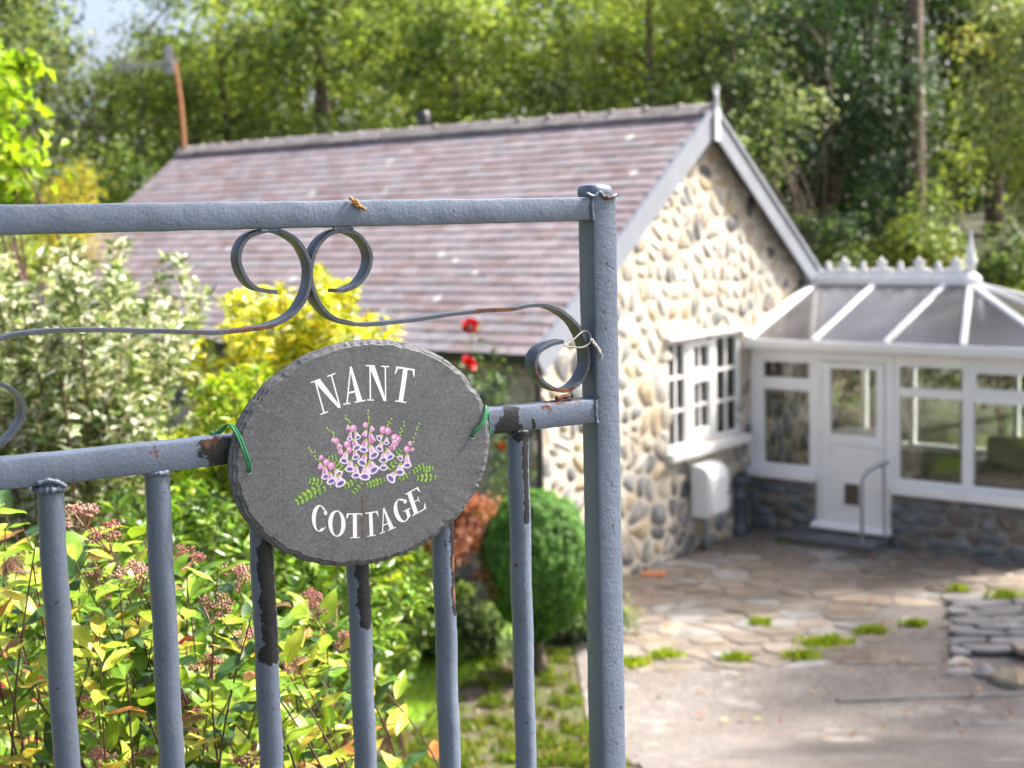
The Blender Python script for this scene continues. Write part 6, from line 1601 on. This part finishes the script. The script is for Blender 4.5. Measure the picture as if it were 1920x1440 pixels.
for ti, (tp, head) in enumerate(tips):
    root = Vector((tp.x + rs.uniform(-.28, .28), tp.y + rs.uniform(-.05, .3), gz(tp.x, tp.y)))
    m1 = root.lerp(tp, .55) + Vector((rs.uniform(-.06, .06), rs.uniform(-.05, .05), .05))
    P_ = catmull([root, m1, tp], 10)
    m_ = MB(); m_.add(tube(P_, [0.0028 - .0019 * i / (len(P_) - 1) for i in range(len(P_))], 6)); m_.build('stem', MAT['twig'], sp).location = -SO
    L_ = sum((P_[i + 1] - P_[i]).length for i in range(len(P_) - 1)); ang = rs.uniform(0, 6.28)
    nl = 17; col_bias = rs.random()
    for k in range(nl):
        t = 0.28 + 0.72 * (k + rs.random() * .5) / nl
        if head and t > .95: continue
        j = min(len(P_) - 2, int(t * (len(P_) - 1))); p = P_[j].lerp(P_[j + 1], t * (len(P_) - 1) - j); tn = (P_[j + 1] - P_[j]).normalized()
        ang += 2.4; a_ = tn.orthogonal().normalized(); b_ = tn.cross(a_)
        rad = a_ * math.cos(ang) + b_ * math.sin(ang)
        d = rad * 1.0 + tn * rs.uniform(.3, .8) + Vector((0, 0, rs.uniform(-.35, .2)))
        n_ = Vector((0, 0, 1)) + tn * .3 - rad * .2 + Vector((rs.gauss(0, .3), rs.gauss(0, .3) - .25, 0))
        ln = rs.uniform(.036, .068) * (1.1 - .35 * max(0, t - .75))
        ws = [w_ for _, _, w_ in LCOL]
        if t < .6: ws = [ws[0] * .9, ws[1], ws[2] * 1.3, ws[3] * 1.2, ws[4] * 1.8, ws[5], ws[6], ws[7]]
        if col_bias > .88: ws = [1, 1, 3, .5, 3, 1, .4, .8]
        ci = rs.choices(range(len(LM)), ws)[0]
        st0 = p + d.normalized() * .004
        fxs = st0.x / st0.y; fzs = (st0.z - EYE) / st0.y
        vis = 1 if (-.385 < fxs < -.09 and fzs > -.40) else 0
        leaves.append((vis, st0.y, frame_mat(st0, d, n_, ln), rs.randrange(4), ci))
leaves.sort(key=lambda q: (-q[0], q[1]))
restm = [MB() for _ in LM]
for i, (vis, dep, mw, var, ci) in enumerate(leaves):
    if i < 300:
        o = bpy.data.objects.new('leaf', LME[(var, ci)]); C.objects.link(o); o.parent = sp; o.matrix_local = Matrix.Translation(-SO) @ mw
    else:
        v, f = leaf_vf(var); restm[ci].add(([tuple(mw @ Vector(p) - SO) for p in v], f))
for ci, q in enumerate(restm):
    if q.v: tag(q.build('leaves', LM[ci], sp, angle=180), kind='stuff')
FM = [m_plain('faded_pink_head', (0.34, 0.13, 0.12), 0.85, 0.45, 250, 0), m_plain('brown_pink_head', (0.26, 0.14, 0.10), 0.85, 0.45, 250, 0), m_plain('pale_pink_head', (0.42, 0.22, 0.18), 0.85, 0.4, 250, 0)]
def head_mesh(seed):
    r_ = random.Random(seed); m_ = MB(); k = 120
    for sub in range(7):
        a0 = r_.random() * 6.28; q0 = .017 * math.sqrt(r_.random()) if sub else 0; c = Vector((math.cos(a0) * q0, math.sin(a0) * q0, .004 - q0 * .35 + r_.uniform(-.003, .003)))
        m_.add(tube([(0, 0, -.016), tuple(c * .6 + Vector((0, 0, -.006))), tuple(c)], .0006, 4))
        for _ in range(24):
            d = Vector((r_.gauss(0, 1), r_.gauss(0, 1), abs(r_.gauss(0, .9)))).normalized() * .0085 * (.55 + .45 * r_.random()); p = c + d; s_ = r_.uniform(.0009, .0017)
            v = [p + Vector(q) * s_ for q in ((1, 0, 0), (-1, 0, 0), (0, 1, 0), (0, -1, 0), (0, 0, 1), (0, 0, -1))]
            m_.add(([tuple(q) for q in v], [(0, 2, 4), (2, 1, 4), (1, 3, 4), (3, 0, 4), (2, 0, 5), (1, 2, 5), (3, 1, 5), (0, 3, 5)]))
    return m_.mesh('flower_head', FM[seed % 3], angle=30)
HM = [head_mesh(i) for i in range(6)]
for i, h in enumerate(HEADS):
    o = link('flower_head', HM[(i * 5) % 6], sp, Vector(h) - SO, (R(rs.uniform(-5, 50)), R(rs.uniform(-25, 25)), rs.uniform(0, 6))); k = rs.uniform(1.2, 1.75); o.scale = (k, k, k * 1.1)

T('oak_tree', 'unseen broad oak added behind the viewer to darken the gate post', (-4.6, -2.2), 9, (2.8, 2.6, 2.4), 7.0, 9000, 70, 0.16, [(MIDG, 3), (DEEP, 2)], 407, 0.22, group=None)  # added out of view to cut sky light on the post's left face
# unseen hedge added at the hinge side to block sky light from the post
shrub('shade_hedge', 'unseen tall hedge added at the hinge side to darken the gate post', (-2.6, 0.6), 2.9, (0.6, 2.4, 1.6), 9000, 70, 0.07, [(MIDG, 3), (DEEP, 3)], 411, GAR, 'leaf', 0.6, stems=10, zc=1.4)
